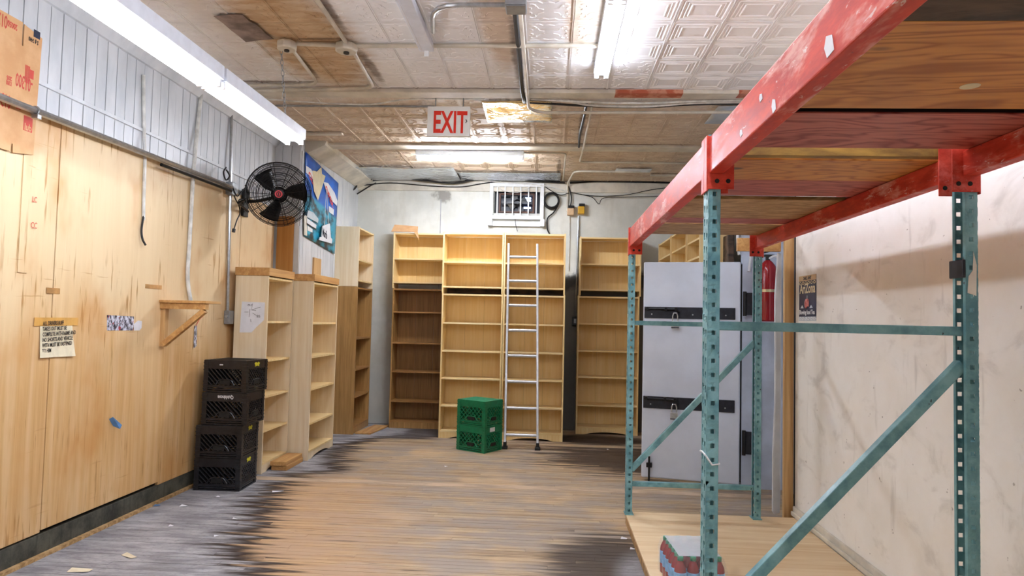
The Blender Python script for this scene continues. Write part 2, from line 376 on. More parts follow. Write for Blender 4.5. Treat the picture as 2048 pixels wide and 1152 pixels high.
MT = dict(rust=plain('rust_brown_paint', '#5d3a2c', .6, 0, .2),wideplank=m_speck('pale_wide_plank', '#a58f78', '#cdb498', 9.),
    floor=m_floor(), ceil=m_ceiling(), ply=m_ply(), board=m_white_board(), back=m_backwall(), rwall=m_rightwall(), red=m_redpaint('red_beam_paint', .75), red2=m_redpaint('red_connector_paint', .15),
    teal=m_tealpaint(), card=m_cardboard(), foil=m_foil('silver_foil'), foil3=m_foil('streaked_foil', '#dfe6ee', .8, .85, .25), foil2=m_foil('crinkled_foil', '#d5dae2', 1., 1., .14), gfoil=m_foil('golden_foil', '#e2cfa8', .6, 1., .15), conc=m_concrete(), knot=m_knotty('knotty_plywood', '#b06a28', '#d8954a', '#96551c', '#3a2010'),
    maple=wood('maple_laminate', '#e8c584', '#f5dda6', 2, 26., .4), maple2=wood('maple_laminate_grey', '#e3cca4', '#f1e1c4', 2, 26., .4), oak=wood('oak_laminate', '#96703c', '#bd9055', 2, 40., .45, 0, .3),
    maplex=wood('maple_shelf', '#e8c584', '#f7e3b4', 0, 26., .4), oakx=wood('oak_shelf', '#8f6330', '#b98a50', 0, 40., .45),
    mapleback=wood('maple_back_panel', '#e5c07c', '#f0d296', 2, 20., .5), oakback=wood('oak_back_panel', '#84602f', '#a97c45', 2, 40., .5),
    pine=wood('raw_pine', '#b07c43', '#d9ab6c', 1, 22., .55), pinez=wood('raw_pine_upright', '#b98a52', '#e0bb84', 2, 22., .55), brown=wood('brown_board', '#a8712f', '#c08a45', 2, 18., .5),
    deckp=wood('platform_plywood', '#d9b88a', '#efd9b4', 0, 16., .55, 0, .5, '#dcb888'), redwood=m_knotty('red_stained_board', '#8c2c26', '#c06a5c', '#7a231f', '#3a1512', False), darkwood=m_speck('blackened_board', '#2a1f17', '#5f4836', 12.),
    osb=m_speck('pale_chipboard', '#94703f', '#cba574', 26.), yellow=m_speck('yellow_marked_timber', '#7d5a26', '#b58b3c', 12.),
    white=plain('white_enamel', '#e9eaec', .35, 0, .04), trimw=plain('aged_white_trim', '#ded7c8', .5, 0, .1, 5.), grey=plain('grey_metal', '#9a9da0', .35, .6, .1), galv=plain('galvanised_pipe', '#b9bcbf', .28, .85, .08, 30.),
    alu=plain('aluminium', '#c9cbd0', .35, .55, .05), black=plain('black_plastic', '#1e1f24', .28, 0, .2, 30.), blackm=plain('black_metal', '#17171a', .35, .3, .15), rubber=plain('black_rubber', '#121212', .6),
    green=plain('green_plastic', '#0f7a50', .35, 0, .1, 25.), green2=plain('green_plastic_lid', '#1f9068', .4, 0, .1, 25.), paper=plain('white_paper', '#e6e6ea', .6, 0, .03), note=plain('yellowed_paper', '#e8dcbc', .65, 0, .05, 20.),
    tape=plain('brown_tape', '#d9a556', .4, 0, .08), tape2=plain('old_tape', '#c08f55', .45, 0, .15), ink=plain('black_ink', '#2b2522', .6), redink=plain('red_ink', '#cf4a3c', .6, 0, .05), navy=plain('navy_ink', '#232a44', .6, 0, .05),
    exitred=plain('sign_red', '#e8301c', .4, 0, .03), exitw=plain('sign_face', '#eceae6', .4, 0, .02), cooler=plain('white_cooler_panel', '#d6deec', .35, 0, .04, 3.), coolerg=plain('grey_cooler_panel', '#c0c9da', .4, 0, .08, 4.),
    strap=plain('dark_strap_metal', '#23252f', .4, .2, .2, 20.), extin=plain('extinguisher_red', '#8e1019', .18, 0, .05), brass=plain('pale_brass', '#d8c8a0', .3, .6, .05),
    cable=plain('dark_cable', '#1b1a1c', .5), cablew=plain('pale_cable', '#e2e0da', .5), plastic=plain('cloudy_plastic', '#d7dade', .35, 0, .06, 6.), ybox=plain('yellow_box', '#d9a82c', .4, 0, .06), pbox=plain('beige_box', '#dcb890', .5, 0, .06),
    tubeL=glow('lit_tube_left_row', '#edf3fe', TUBE*.70), tubeR=glow('lit_tube_right_row', '#edf3fe', TUBE*.8), tubeV=glow('lit_tube_ceiling', '#edf3fe', TUBE*.55), tubeB=glow('lit_tube_back', '#edf3fe', TUBE*3.3), tubeoff=plain('unlit_tube', '#e6e8ee', .2, 0, .02), fixw=plain('fixture_enamel', '#dfe4ee', .3, 0, .03), fanred=plain('fan_badge_red', '#d6303a', .35, 0, .05),
    banner=m_banner(), photo=m_photo(), azblue=plain('poster_navy', '#1a1c3e', .4, 0, .15, 12.), aztan=plain('poster_tan', '#c9a878', .5, 0, .05), azpale=plain('poster_pale', '#c6d0d6', .5, 0, .05), azpink=plain('poster_pink', '#e08a86', .5, 0, .05),
    cream=plain('poster_cream', '#e9dcb8', .5, 0, .05), drink=plain('red_drink', '#8c0f1e', .1, 0, .05), label=plain('bottle_label_blue', '#7fb2e0', .35, 0, .12, 40.), cap=plain('green_cap', '#1f8a5f', .4), darkgap=plain('dark_gap', '#1a1511', .8),
    yel=plain('yellow_print', '#c9c22a', .5, 0, .1, 60.), bluetape=plain('blue_tape', '#5f8fc4', .45), glassb=plain('shaft_dark_blue', '#10142a', .4), litlouver=glow('daylight_gap', '#cfe0ff', 1.2), plate=plain('rusty_plate', '#a08a80', .4, .5, .25, 8.),
)
def m_wrap():
    b = B('shrink_wrap'); n = b.noise(b.pos(), 30., 3.); m = b.done('#eaf0f6', .15, 0, n, .3, .006)
    b.bs.inputs['Alpha'].default_value = .13; return m
MT['wrap'] = m_wrap(); MT['film'] = m_wrap(); MT['film'].name = 'milky_film'; MT['film'].node_tree.nodes['Principled BSDF'].inputs['Alpha'].default_value = .62
def struct(o, label, cat): return tag(o, label, cat, None, 'structure')

# ================================================================== FLOOR
m = MB(); m.box(-3.3, 2.3, YN, YB+.1, -.08, -.011)
floor = struct(m.build('floor', MT['darkgap']), 'worn narrow-board wood floor, black and grey with grime at the edges', 'floor')
unit = MB(); unit.box(-.5, .5, -.5, .5, -1., 0.); plank_me = unit.mesh('plank'); plank_me.materials.append(MT['floor'])
wide_me = plank_me.copy(); wide_me.materials.clear(); wide_me.materials.append(MT['wideplank'])
rows = []; y = YN
while y < YB-.03:
    wdt = .057
    if 5.97 < y < 6.03 and not any(r[1] > .1 for r in rows): wdt = .125
    rows.append((y, wdt)); y += wdt
planks = []
for (y, wdt) in rows:
    x = XL+random.uniform(-1.2, 0)
    while x < 2.1:
        L = random.uniform(.7, 2.3) if wdt < .1 else 5.4
        a, c = max(x, XL), min(x+L, 2.1)
        if c-a > .05: planks.append((a, c, y, wdt))
        x += L
vis = [p for p in planks if p[2] > 3.6]
vis.sort(key=lambda p: p[2]-(9 if p[3] > .1 else 0)); near = vis[:290]; far = [p for p in planks if p not in near]
for (a, c, y, wdt) in near:
    o = meshobj('plank', plank_me if wdt < .1 else wide_me, None, floor); o.location = Vector(((a+c)/2, y+wdt/2, random.uniform(-.0009, .0003)))-floor.location
    o.scale = (c-a-.0012, wdt-.0026, .0115)
m = MB()
for (a, c, y, wdt) in far:
    dz = random.uniform(-.0009, .0003); m.box(a, c-.0012, y, y+wdt-.0026, -.0115+dz, dz)
m.build('plank_field', MT['floor'], floor, kind='stuff')

# ================================================================== CEILING
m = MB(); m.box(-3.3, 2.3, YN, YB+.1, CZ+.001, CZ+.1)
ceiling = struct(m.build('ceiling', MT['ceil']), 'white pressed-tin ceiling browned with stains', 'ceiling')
PX = .316
def tile_mesh(kind):
    m = MB(False); h = .5
    m.box(-.499, .499, -.499, .499, -.012, 0)
    Z = -.012
    def st(pts, r): m.tube([(p[0], p[1], Z) for p in pts], r, 4)
    for s in (-1, 1):
        m.box(s*.485-.012, s*.485+.012, -.5, .5, -.036, Z); m.box(-.5, .5, s*.492-.006, s*.492+.006, -.024, Z)
    if kind == 'A':
        for s in (-1, 1):
            st([(-.42, s*.40), (-.2, s*.40), (-.12, s*.33), (0, s*.37), (.12, s*.33), (.2, s*.40), (.42, s*.40)], .018)
            for t in (-1, 1):
                st(arc((s*.33, t*.22, 0), .07, .5, 3.8, (s, 0, 0), (0, t, 0), 5), .020)
                st(arc((s*.40, t*.10, 0), .06, 1.2, 4.4, (s, 0, 0), (0, t, 0), 5), .016)
                st([(s*.10, t*.06), (s*.2, t*.10), (s*.24, t*.2)], .014)
    else:
        for k, r in ((.42, .022), (.34, .014), (.27, .022)):
            P = [(-k, -k*.9), (k, -k*.9), (k, k*.9), (-k, k*.9)]
            for i in range(4): st([P[i], P[(i+1) % 4]], r)
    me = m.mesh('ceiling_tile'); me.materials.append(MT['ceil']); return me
tA, tB = tile_mesh('A'), tile_mesh('B')
ys = [(5.59-.32*(k+1), .32) for k in range(7)]+[(5.73+.328*k, .328) for k in range(5)]+[(7.57+.346*k, .346) for k in range(5)]
for (y0, dy) in ys:
    for i in range(-10, 6):
        xa = .113+PX*i
        if xa+PX > XR+.12: continue
        isB = (i >= 1 and y0 < 4.9) or (i >= 2 and y0 < 5.5) or (i in (3,) and 5.8 < y0 < 6.2) or (-4 <= i <= -1 and y0 > 8.2)
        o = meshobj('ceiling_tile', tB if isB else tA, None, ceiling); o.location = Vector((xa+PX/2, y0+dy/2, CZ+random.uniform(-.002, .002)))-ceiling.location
        o.scale = (PX*.997, dy*.997, .22); o.rotation_euler = (random.uniform(-.006, .006), random.uniform(-.006, .006), 0)
# battens across the ceiling
m = MB(); m.box(XL, XR, 5.59, 5.735, CZ-.035, CZ); struct(m.build('trim_1', MT['trimw'], bev=.004), 'white batten board across the ceiling above the exit sign', 'trim')
b = B('peeled_red_primer'); n = b.noise(b.pos(), 9., 4.); MT['peel'] = b.done(b.mix(b.sm(n, .45, .55), '#b0583a', '#c98a70'), .6)
m = MB(); m.box(.50, 1.05, 5.587, 5.593, CZ-.036, CZ-.003); m.box(.50, 1.05, 5.587, 5.70, CZ-.037, CZ-.0352); m.box(1.5, 1.66, 5.587, 5.593, CZ-.036, CZ-.003); m.box(1.5, 1.66, 5.587, 5.70, CZ-.037, CZ-.0352); m.build('peeled_patch', MT['peel'], bpy.data.objects['trim_1'])
m = MB(); m.box(XL, XR, 7.37, 7.57, CZ-.03, CZ); struct(m.build('trim_2', MT['trimw'], bev=.004), 'wide white batten board across the ceiling behind the exit sign', 'trim')
m = MB(); m.box(XJ, XR, YB-.03, YB, CZ-.16, CZ-.02); struct(m.build('trim_3', MT['trimw'], bev=.004), 'white board along the top of the back wall', 'trim')
m = MB(); m.prism([(0, 0), (.24, 0), (.22, -.05), (.03, -.14), (0, -.14)], (XJ, 7.3, CZ), (1, 0, 0), (0, 0, 1), (0, 1, 0), 0, YB-7.3)
struct(m.build('trim_4', MT['trimw']), 'sloping white boxed moulding over the blue banner', 'trim')
m = MB(); m.prism([(0, 0), (.09, 0), (.07, -.03), (.03, -.1), (0, -.11)], (XL, YN, CZ), (1, 0, 0), (0, 0, 1), (0, 1, 0), 0, YJ-YN)
struct(m.build('trim_5', MT['board']), 'white crown moulding over the left plank wall', 'trim')

# ================================================================== WALLS
m = MB(); m.box(-3.3, XL, YN, YJ, 0, CZ)
wl = struct(m.build('wall_left', MT['darkgap']), 'left wall of white boards above and bare plywood sheets below', 'wall')
m = MB(); m.box(-3.3, XJ, YJ, YB+.1, 0, CZ); wl2 = struct(m.build('wall_left_back', MT['board']), 'white plank wall behind the corner bookcases and the banner', 'wall')
m = MB(); m.box(XL, XP-.012, YN, YJ, 2.775, 2.80); m.build('ledge_strip', MT['board'], wl, bev=.003)
y = 3.85-.105*14
while y < YJ-.02:
    w1 = min(.103, YJ-y)
    dx = random.uniform(0, .004)
    m = MB(); m.box(XL, XL+.014+dx, y, y+w1-.0055, 2.80, CZ-.09); m.build('board', MT['board'], wl)
    m = MB(); m.box(XL, XL+.014+dx, y, y+w1-.0055, 2.60, 2.775); m.build('board', MT['board'], wl)
    y += .105
y = YJ+.004                                       # the jogged stretch behind the bookcases
while y < YB-.03:
    m = MB(); m.box(XJ, XJ+.012+random.uniform(0, .004), y, min(y+.092, YB), 1.0, 2.60); m.build('board', MT['board'], wl2)
    m = MB(); m.box(XJ, XJ+.012+random.uniform(0, .004), y, min(y+.092, YB), 2.63, CZ-.14); m.build('board', MT['board'], wl2)
    y += .096
m = MB(); m.box(XJ, XJ+.022, YJ, YB, 2.60, 2.63); m.build('ledge_strip', MT['board'], wl2)
for k in range(3):                                # boards on the short return
    m = MB(); m.box(XL+.1*k, XL+.1*k+.096, YJ-.012, YJ, 2.4, CZ-.09); m.build('board', MT['board'], wl2)
m = MB(); m.box(XP+.03, XP+.215, YJ-.022, YJ-.002, 1.2, 2.52); m.build('brown_board', MT['brown'], wl2)
m = MB(); m.box(XP+.215, XJ+.012, YJ-.014, YJ, 1.0, 2.42); m.build('board', MT['board'], wl2)
m = MB(); m.box(XJ+.014, XJ+.034, 7.62, 7.86, 1.2, 2.12); m.build('pine_board', MT['pinez'], wl2)
# plywood sheets
for (a, c, dz, dx) in ((2.72, 3.943, .0, .0), (3.948, 5.157, .012, .003), (5.163, 6.38, -.012, 0.), (6.386, YJ-.025, .0, .002)):
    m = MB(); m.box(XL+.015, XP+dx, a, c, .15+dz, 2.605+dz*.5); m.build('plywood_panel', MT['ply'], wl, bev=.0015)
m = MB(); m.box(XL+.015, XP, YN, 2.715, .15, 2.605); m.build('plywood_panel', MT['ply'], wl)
m = MB(); m.box(XP+.001, XP+.006, 3.66, 3.73, 1.67, 2.36); fl = m.build('plywood_flap', MT['ply'], wl)
letters('stencil_lettering', 'LC', .045, MT['redink'], wl, (XP+.0075, 3.735, 2.08), (0, 1, 0), (0, 0, 1), .7)
letters('stencil_lettering', 'CC', .05, MT['redink'], wl, (XP+.0075, 3.735, 1.93), (0, 1, 0), (0, 0, 1), .7)
# grooves and scars of the sheets, tape remains
for (u, v, du, dv) in ((92, 575, 26, 13), (290, 568, 32, 11)):
    a = onx(u, v, XP); c = onx(u+du, v+dv, XP); m = MB(); m.box(XP+.003, XP+.0055, a.y, c.y, c.z, a.z); m.build('tape_scrap', MT['tape2'], wl)
m = MB(); m.box(XL, XL+.035, YN, YJ, 0, .138)
struct(m.build('baseboard_left', MT['conc'], bev=.004), 'dirty concrete curb under the plywood on the left wall', 'baseboard')
m = MB(); m.box(XL+.035, XL+.062, YN, YJ, 0, .022); struct(m.build('trim_6', MT['osb']), 'thin grey strip along the foot of the left curb', 'trim')
# back wall with the fan opening
HX0, HX1, HZ0, HZ1 = -.80, -.17, 2.925, 3.28
m = MB(); m.box(-3.3, HX0, YB, YB+.2, 0, CZ); m.box(HX1, 2.3, YB, YB+.2, 0, CZ); m.box(HX0, HX1, YB, YB+.2, 0, HZ0); m.box(HX0, HX1, YB, YB+.2, HZ1, CZ)
wb = struct(m.build('wall_back', MT['back']), 'white back wall, grimy, behind the bookcases', 'wall')
m = MB(); m.box(-1.545, -1.535, YB-.004, YB, 1.2, 3.1); m.build('panel_joint', MT['grey'], wb)
# right side
m = MB(); m.box(XR, XR+.2, YN, 5.2, 0, CZ)
wr = struct(m.build('wall_right', MT['rwall']), 'smudged cream painted wall behind the pallet rack', 'wall')
m = MB(); m.box(1.816, 1.834, 5.2, 5.217, 0, 2.6); m.build('dark_joint', MT['darkgap'], wr)
m = MB(); m.box(XR-.02, XR, YN, 5.19, .085, .15); m.box(XR-.034, XR-.02, YN, 5.19, .085, .115)
struct(m.build('baseboard_right', MT['trimw'], bev=.004), 'chipped double moulding at the foot of the right wall', 'baseboard')
m = MB(); m.box(1.745, 1.815, 5.215, 5.25, 0, 2.3); struct(m.build('trim_7', MT['pinez'], bev=.003), 'bare wooden post at the end of the cream wall', 'trim')
m = MB(); m.box(1.42, 1.745, 5.30, 5.34, 2.03, 2.13); m.build('header_board', MT['pine'], bev=.002, label='short orange timber above the red fire extinguisher', cat='board')
m = MB(); m.box(2.15, 2.3, 5.2, 6.31, 0, CZ); struct(m.build('wall_alcove', MT['coolerg']), 'side wall of the alcove past the wooden post', 'wall')
m = MB(); m.box(1.83, 1.87, 6.36, YB, 0, CZ); struct(m.build('wall_right_back', MT['coolerg']), 'cooler side wall behind the white door', 'wall')
m = MB(); m.box(1.735, 2.3, 6.31, 6.36, 0, CZ)
wc = struct(m.build('wall_cooler', MT['coolerg']), 'pale grey cooler panels beside the open white door', 'wall')
m = MB(); m.box(1.895, 1.905, 6.30, 6.31, .1, 2.3); m.build('panel_joint', MT['darkgap'], wc)
m = MB(); m.box(-3.3, 2.3, YN-.1, YN, 0, CZ); struct(m.build('wall_near', MT['board']), 'plain white wall behind the viewer', 'wall')

# ================================================================== BOOKCASES
def bookcase(label, W, H, D, shelves, loc, rz, wood_='maple', upper=False, arch=True, group=None, top=True, backs=3):
    """front looks along local -Y, left front bottom corner at the origin"""
    r = root('bookcase', label, 'bookcase', loc, rz, group)
    a, s_, bk = MT[wood_], MT['oakx' if wood_ == 'oak' else 'maplex'], MT['oakback' if wood_ == 'oak' else 'mapleback']
    t = .019
    for x0 in (0, W-t): m = MB(False); m.box(x0, x0+t, 0, D, 0, H); m.build('side_panel', a, r, bev=.001)
    if top: m = MB(False); m.box(t, W-t, .004, D, H-t-.008, H-.008); m.build('top_panel', s_, r)
    zb = .085 if upper else .095
    m = MB(False); m.box(t, W-t, .003, D-.01, zb-t, zb); m.build('shelf', s_, r)
    for z in shelves: m = MB(False); m.box(t, W-t, .008, D-.01, z-t, z); m.build('shelf', s_, r)
    n = backs; z0 = zb if upper else .02
    for k in range(n):
        x0 = t+(W-2*t)*k/n; m = MB(False); m.box(x0, x0+(W-2*t)/n-.0015, D-.008, D-.002-.001*(k % 2), z0, H-.03); m.build('back_panel', bk, r)
    if not upper:
        h = zb-t; P = [(0, 0), (.10, 0)] if arch else [(0, 0)]
        if arch: P += [(.10+(W-2*t-.2)*i/8, .032*math.sin(math.pi*i/8)**.6) for i in range(1, 8)]+[(W-2*t-.10, 0)]
        P += [(W-2*t, 0), (W-2*t, h), (0, h)]
        m = MB(False); m.prism(P, (t, .006, 0), (1, 0, 0), (0, 0, 1), (0, 1, 0), 0, .016); m.build('plinth', a, r)
    return r
QT = math.pi/2
sh6 = [.40, .735, 1.07, 1.415]
def sh(H, n, z0=.095): return [z0+(H-z0)*(k+1)/(n+1) for k in range(n)]
L1 = bookcase('maple bookcase behind the black crates, with a paper sketch on its side', .62, 1.82, .31, [.39, .706, 1.04, 1.40], (-2.61, 6.2, 0), QT, 'maple2')
L2 = bookcase('maple bookcase facing right, between the sketch bookcase and the oak one', .80, 1.81, .30, [.37, .716, 1.045, 1.39], (-2.405, 6.835, 0), QT, 'maple2')
bookcase('oak bookcase in the left back corner under a maple unit', .72, 1.835, .30, [.46, .80, 1.19], (-2.405, 8.42, 0), QT, 'oak', arch=False)
bookcase('short maple unit on top of the corner oak bookcase', .72, .75, .30, [.345], (-2.405, 8.42, 1.836), QT, 'maple2', upper=True)
bookcase('dark oak bookcase against the back wall, left of the green crates', .78, 1.85, .29, [.36, .75, 1.13, 1.54], (-2.10, 9.02, 0), 0, 'oak', arch=False)
bookcase('maple unit on the dark oak bookcase, cardboard lying on its top', .78, .745, .29, [.40], (-2.11, 9.02, 1.851), 0, 'maple', upper=True)
bookcase('tall maple bookcase directly behind the green crates', .755, 1.775, .30, sh6, (-1.335, 8.38, 0), 0, 'maple')
bookcase('tall maple bookcase directly behind the ladder', .755, 1.775, .30, sh6, (-.575, 8.38, 0), 0, 'maple')
bookcase('open maple unit on top of the bookcase behind the green crates', .755, .755, .30, [.39], (-1.34, 8.38, 1.776), 0, 'maple', upper=True)
bookcase('open maple unit on top of the bookcase behind the ladder', .755, .755, .30, [.39], (-.58, 8.38, 1.776), 0, 'maple', upper=True)
bookcase('maple bookcase by the back wall, just left of the teal rack post', .80, 1.80, .30, [.38, .745, 1.085, 1.44], (.36, 9.0, 0), 0, 'maple')
bookcase('maple unit on the bookcase left of the teal rack post', .80, .775, .30, [.42], (.375, 9.0, 1.801), 0, 'maple', upper=True)
for k, (ya, W, lb) in enumerate(((7.22, .62, 'nearest of the maple bookcases hidden behind the white door'), (8.16, .90, 'second of the maple bookcases hidden behind the white door'), (9.1, .9, 'farthest of the maple bookcases hidden behind the white door'))):
    bookcase(lb, W, 2.5, .30, [.5, .9, 1.3, 1.7, 2.12, 2.3], (1.41, ya, 0), -QT, 'maple', group='bookcases behind the cooler door')
for (x0, x1, y0, y1, z0, dz, lb) in ((-2.925, -2.60, 6.19, 6.82, 1.821, .075, 'orange timber cap on the bookcase with the sketch'), (-2.71, -2.395, 6.83, 7.64, 1.811, .07, 'orange timber cap on the second maple bookcase')):
    m = MB(); m.box(x0, x1, y0, y1, z0, z0+dz); m.build('timber_cap', MT['pine'], bev=.002, label=lb, cat='board')
m = MB(); m.box(-2.59, -2.44, 6.38, 6.80, 0, .045); m.build('wood_offcut', MT['pine'], bev=.003, label='lower of two wooden offcuts at the foot of the bookcase', cat='board', group='offcuts by the bookcase')
m = MB(); m.box(-2.595, -2.445, 6.36, 6.79, .0455, .085); m.build('wood_offcut', MT['pine'], bev=.003, label='upper of two wooden offcuts at the foot of the bookcase', cat='board', group='offcuts by the bookcase')
m = MB(); m.T = Matrix.Translation((-2.27, 8.79, 0)) @ Matrix.Rotation(-.12, 4, 'Z'); m.box(-.085, .115, -.33, .33, .001, .02)
m.build('loose_shelf_board', MT['pine'], bev=.002, label='loose shelf board lying on the floor before the corner oak bookcase', cat='board')
# sketch on the first bookcase
sk = root('paper_sketch', 'white torn paper sheet with a pencil sketch on the bookcase side', 'paper', (-2.76, 6.198, 1.25))
P = [ony(u, v, 6.1985) for u, v in ((484, 603), (530, 605), (528, 640), (512, 655), (503, 665), (479, 665))]
m = MB(); m.add(P, [tuple(range(6))]); m.build('sheet', MT['paper'], sk, thick=.0015)
def strokes(parent, plane, segs, mat, r=.0016):
    m = MB()
    for s in segs: m.tube([plane(u, v) for u, v in s], r, 4)
    return m.build('pen_strokes', mat, parent)
strokes(sk, lambda u, v: ony(u, v, 6.197), [[(505, 607), (503, 620), (521, 614)], [(500, 618), (498, 634)], [(489, 624), (497, 624)], [(505, 626), (513, 631)], [(501, 638), (502, 644)], [(503, 620), (512, 621)], [(496, 610), (500, 609)]], MT['ink'])
letters('pen_lettering', 'B5', .035, MT['ink'], sk, ony(513, 635, 6.1965), (1, 0, 0), (0, 0, 1))
letters('pen_lettering', 'OUT', .022, MT['ink'], sk, ony(495, 612, 6.1965), (1, 0, 0), (0, 0, 1))
m = MB(); m.box(-1.32, .16, 8.70, 8.715, 0, 1.93); m.build('gap_darkening_board', MT['darkwood'], label='added dark board that darkens the gaps of the two tall maple bookcases', cat='board')  # added board, makes the open gap under the upper units read dark
# flattened cardboard on the oak bookcase's upper unit
r = root('cardboard_scrap', 'crumpled cardboard scrap lying on top of a back bookcase', 'cardboard', (-1.95, 9.1, 2.597))
m = MB(); zt = 2.598
m.add([(-2.14, 9.0, zt+.005), (-1.78, 8.98, zt+.002), (-1.80, 9.10, zt+.09), (-2.12, 9.10, zt+.11)], [(0, 1, 2, 3)]); m.build('sheet', MT['card'], r, thick=.005)
m = MB(); m.add([(-1.83, 8.985, zt+.003), (-1.78, 8.985, zt+.003), (-1.755, 8.972, zt-.11)], [(0, 1, 2)]); m.build('torn_corner', MT['card'], r, thick=.004)

# ================================================================== MILK CRATES
def crate(label, mat, lid, W, D, H, M, group, logo=None, name_text=None):
    """turned upside down: closed base on top"""
    r = root('milk_crate', label, 'crate', group=group, mat=M)
    T = .012
    m = MB(False); m.box(-W/2+.004, W/2-.004, -D/2+.004, D/2-.004, H-.010, H-.002)
    for k in range(-3, 4): m.box(-W/2+.03, W/2-.03, k*D/8-.004, k*D/8+.004, H-.002, H)
    m.build('base', lid, r, bev=.001)
    for sx in (-1, 1):
        for sy in (-1, 1):
            m = MB(False)
            x0 = sx*(W/2-.02); y0 = sy*(D/2-.02); m.box(x0-.02, x0+.02, y0-.02, y0+.02, .0, H-.004)
            for z in (.02, .05, .08, H-.09, H-.06, H-.03): m.box(x0-.0225, x0+.0225, y0-.0225, y0+.0225, z, z+.010)
            m.build('corner_post', mat, r)
    for side in range(4):
        L = W if side % 2 == 0 else D; off = (D if side % 2 == 0 else W)/2
        R = Matrix.Rotation(side*math.pi/2, 4, 'Z'); m = MB(False); m.T = R
        l = L/2-.035
        m.box(-l, l, -off+.002, -off+T, H-.075, H-.004)
        for z in (.0, .018, .036): m.box(-l, l, -off+(.0 if z != .018 else .004), -off+T, z, z+.012)
        m.box(-l, l, -off+.004, -off+T, .048, .056)
        z0, z1 = .056, H-.075
        n = 7
        for d in (-1, 1):
            n = 11 if side in (2, 3) and lid is MT['black'] else 8 if lid is MT['black'] else 6
            if lid is MT['black'] and side == 0 and d > 0: continue
            for k in range(-n, n+1):
                xa = k*2*l/n; xb = xa+d*(z1-z0)
                if d < 0: xa, xb = xa, xa-(z1-z0)
                a = Vector((xa, 0, z0)); c = Vector((xb, 0, z1))
                lo, hi = min(a.x, c.x), max(a.x, c.x)
                if hi <= -l or lo >= l: continue
                def clip(p, q):
                    if p.x < -l: t_ = (-l-p.x)/(q.x-p.x); return p+(q-p)*t_
                    if p.x > l: t_ = (l-p.x)/(q.x-p.x); return p+(q-p)*t_
                    return p
                a2 = clip(a, c); c2 = clip(c, a)
                if (c2-a2).length > .01: m.bar((a2.x, -off+.010, a2.z), (c2.x, -off+.010, c2.z), .0085, .016, (0, -1, 0))
        hw = .055                                       # rounded frame of the hand hole
        m.tube(rnd_path([(-hw-.03, -off+.006, .058), (-hw, -off+.006, .105), (hw, -off+.006, .105), (hw+.03, -off+.006, .058)], .03), .006, 5)
        m.build('side_panel', mat, r)
        m = MB(False); m.T = R; m.box(-hw+.008, hw-.008, -off+.0005, -off+.013, .062, .098); m.build('hand_hole_shade', MT['rubber'], r)  # solid black plate stands for the shade inside the hand hole
    if logo:
        m = MB(False); x = W/2; zc = H-.04
        m.prism([(-.045, .010), (-.02, .022), (0, .012), (.02, .022), (.045, .010), (.03, -.004), (.035, -.018), (0, -.010), (-.035, -.018), (-.03, -.004)], (x-.0015, 0, zc), (0, 1, 0), (0, 0, 1), (1, 0, 0), 0, .0012)
        m.build('yellow_print', MT['yel'], r)
    return r
def RT(x, y, z, a): return Matrix.Translation((x, y, z)) @ Matrix.Rotation(a, 4, 'Z')
CW, CD_, CH = .385, .345, .268
cr = []
for k, (x, y, a, lb, lg) in enumerate(((-2.725, 5.75, .03, 'black milk crate at the bottom of the stack of four', 1), (-2.72, 5.745, .03, 'black milk crate second from the bottom of the stack', 1), (-2.69, 5.77, .0, 'black milk crate with white upside-down lettering, third in the stack', 0), (-2.69, 5.79, -.10, 'black milk crate at the top of the stack of four', 1))):
    cr.append(crate(lb, MT['black'], MT['black'], CW, CD_, CH, RT(x, y, k*(CH+.0005), a), 'stacked black milk crates', lg))
M3 = WM[cr[2]]
letters('white_lettering', 'Quiddnose', .042, MT['white'], cr[2], M3 @ Vector((.075, -CD_/2-.0005, CH-.025)), M3.to_3x3() @ Vector((-1, 0, 0)), (0, 0, -1), .72, .001)
m = MB(); m.T = WM[cr[3]]; m.box(-.05, -.02, -CD_/2-.0015, -CD_/2+.001, CH-.045, CH-.035); m.build('white_scuff', MT['white'], cr[3])
ga = -.55
for k, (lb, lid) in enumerate((('lower green milk crate with a white paper tag', MT['green']), ('upper green milk crate with a closed top', MT['green2']))):
    g = crate(lb, MT['green'], lid, .39, .33, .282, RT(-.766, 7.742, k*.2825, ga), 'stacked green milk crates')
    if k == 0:
        m = MB(False); m.box(.1955, .197, -.07, .02, .222, .268); m.build('paper_tag', MT['paper'], g)

# ================================================================== LADDER
ld = root('ladder', 'silver aluminium ladder leaning on the maple bookcases', 'ladder', (-.31, 7.83, 0))
bL, bR, tL, tR = Vector((-.482, 7.83, .03)), Vector((-.112, 7.83, .03)), Vector((-.522, 8.345, 2.39)), Vector((-.172, 8.345, 2.39))
for a, c in ((bL, tL), (bR, tR)):
    m = MB(); m.bar(a, c, .026, .06, (0, -1, 0)); m.build('rail', MT['alu'], ld, bev=.004)
    m = MB(); m.box(a.x-.03, a.x+.03, a.y-.045, a.y+.045, 0, .03); m.bar((a.x, a.y, .02), (a.x, a.y, .08), .036, .07, (0, 1, 0)); m.build('foot', MT['rubber'], ld, bev=.003)
for k in range(8):
    t = (.125+.300*k)/2.39; m = MB(); m.cyl(bL.lerp(tL, t), bR.lerp(tR, t), .017, 12); m.build('rung', MT['alu'], ld, smooth=True)

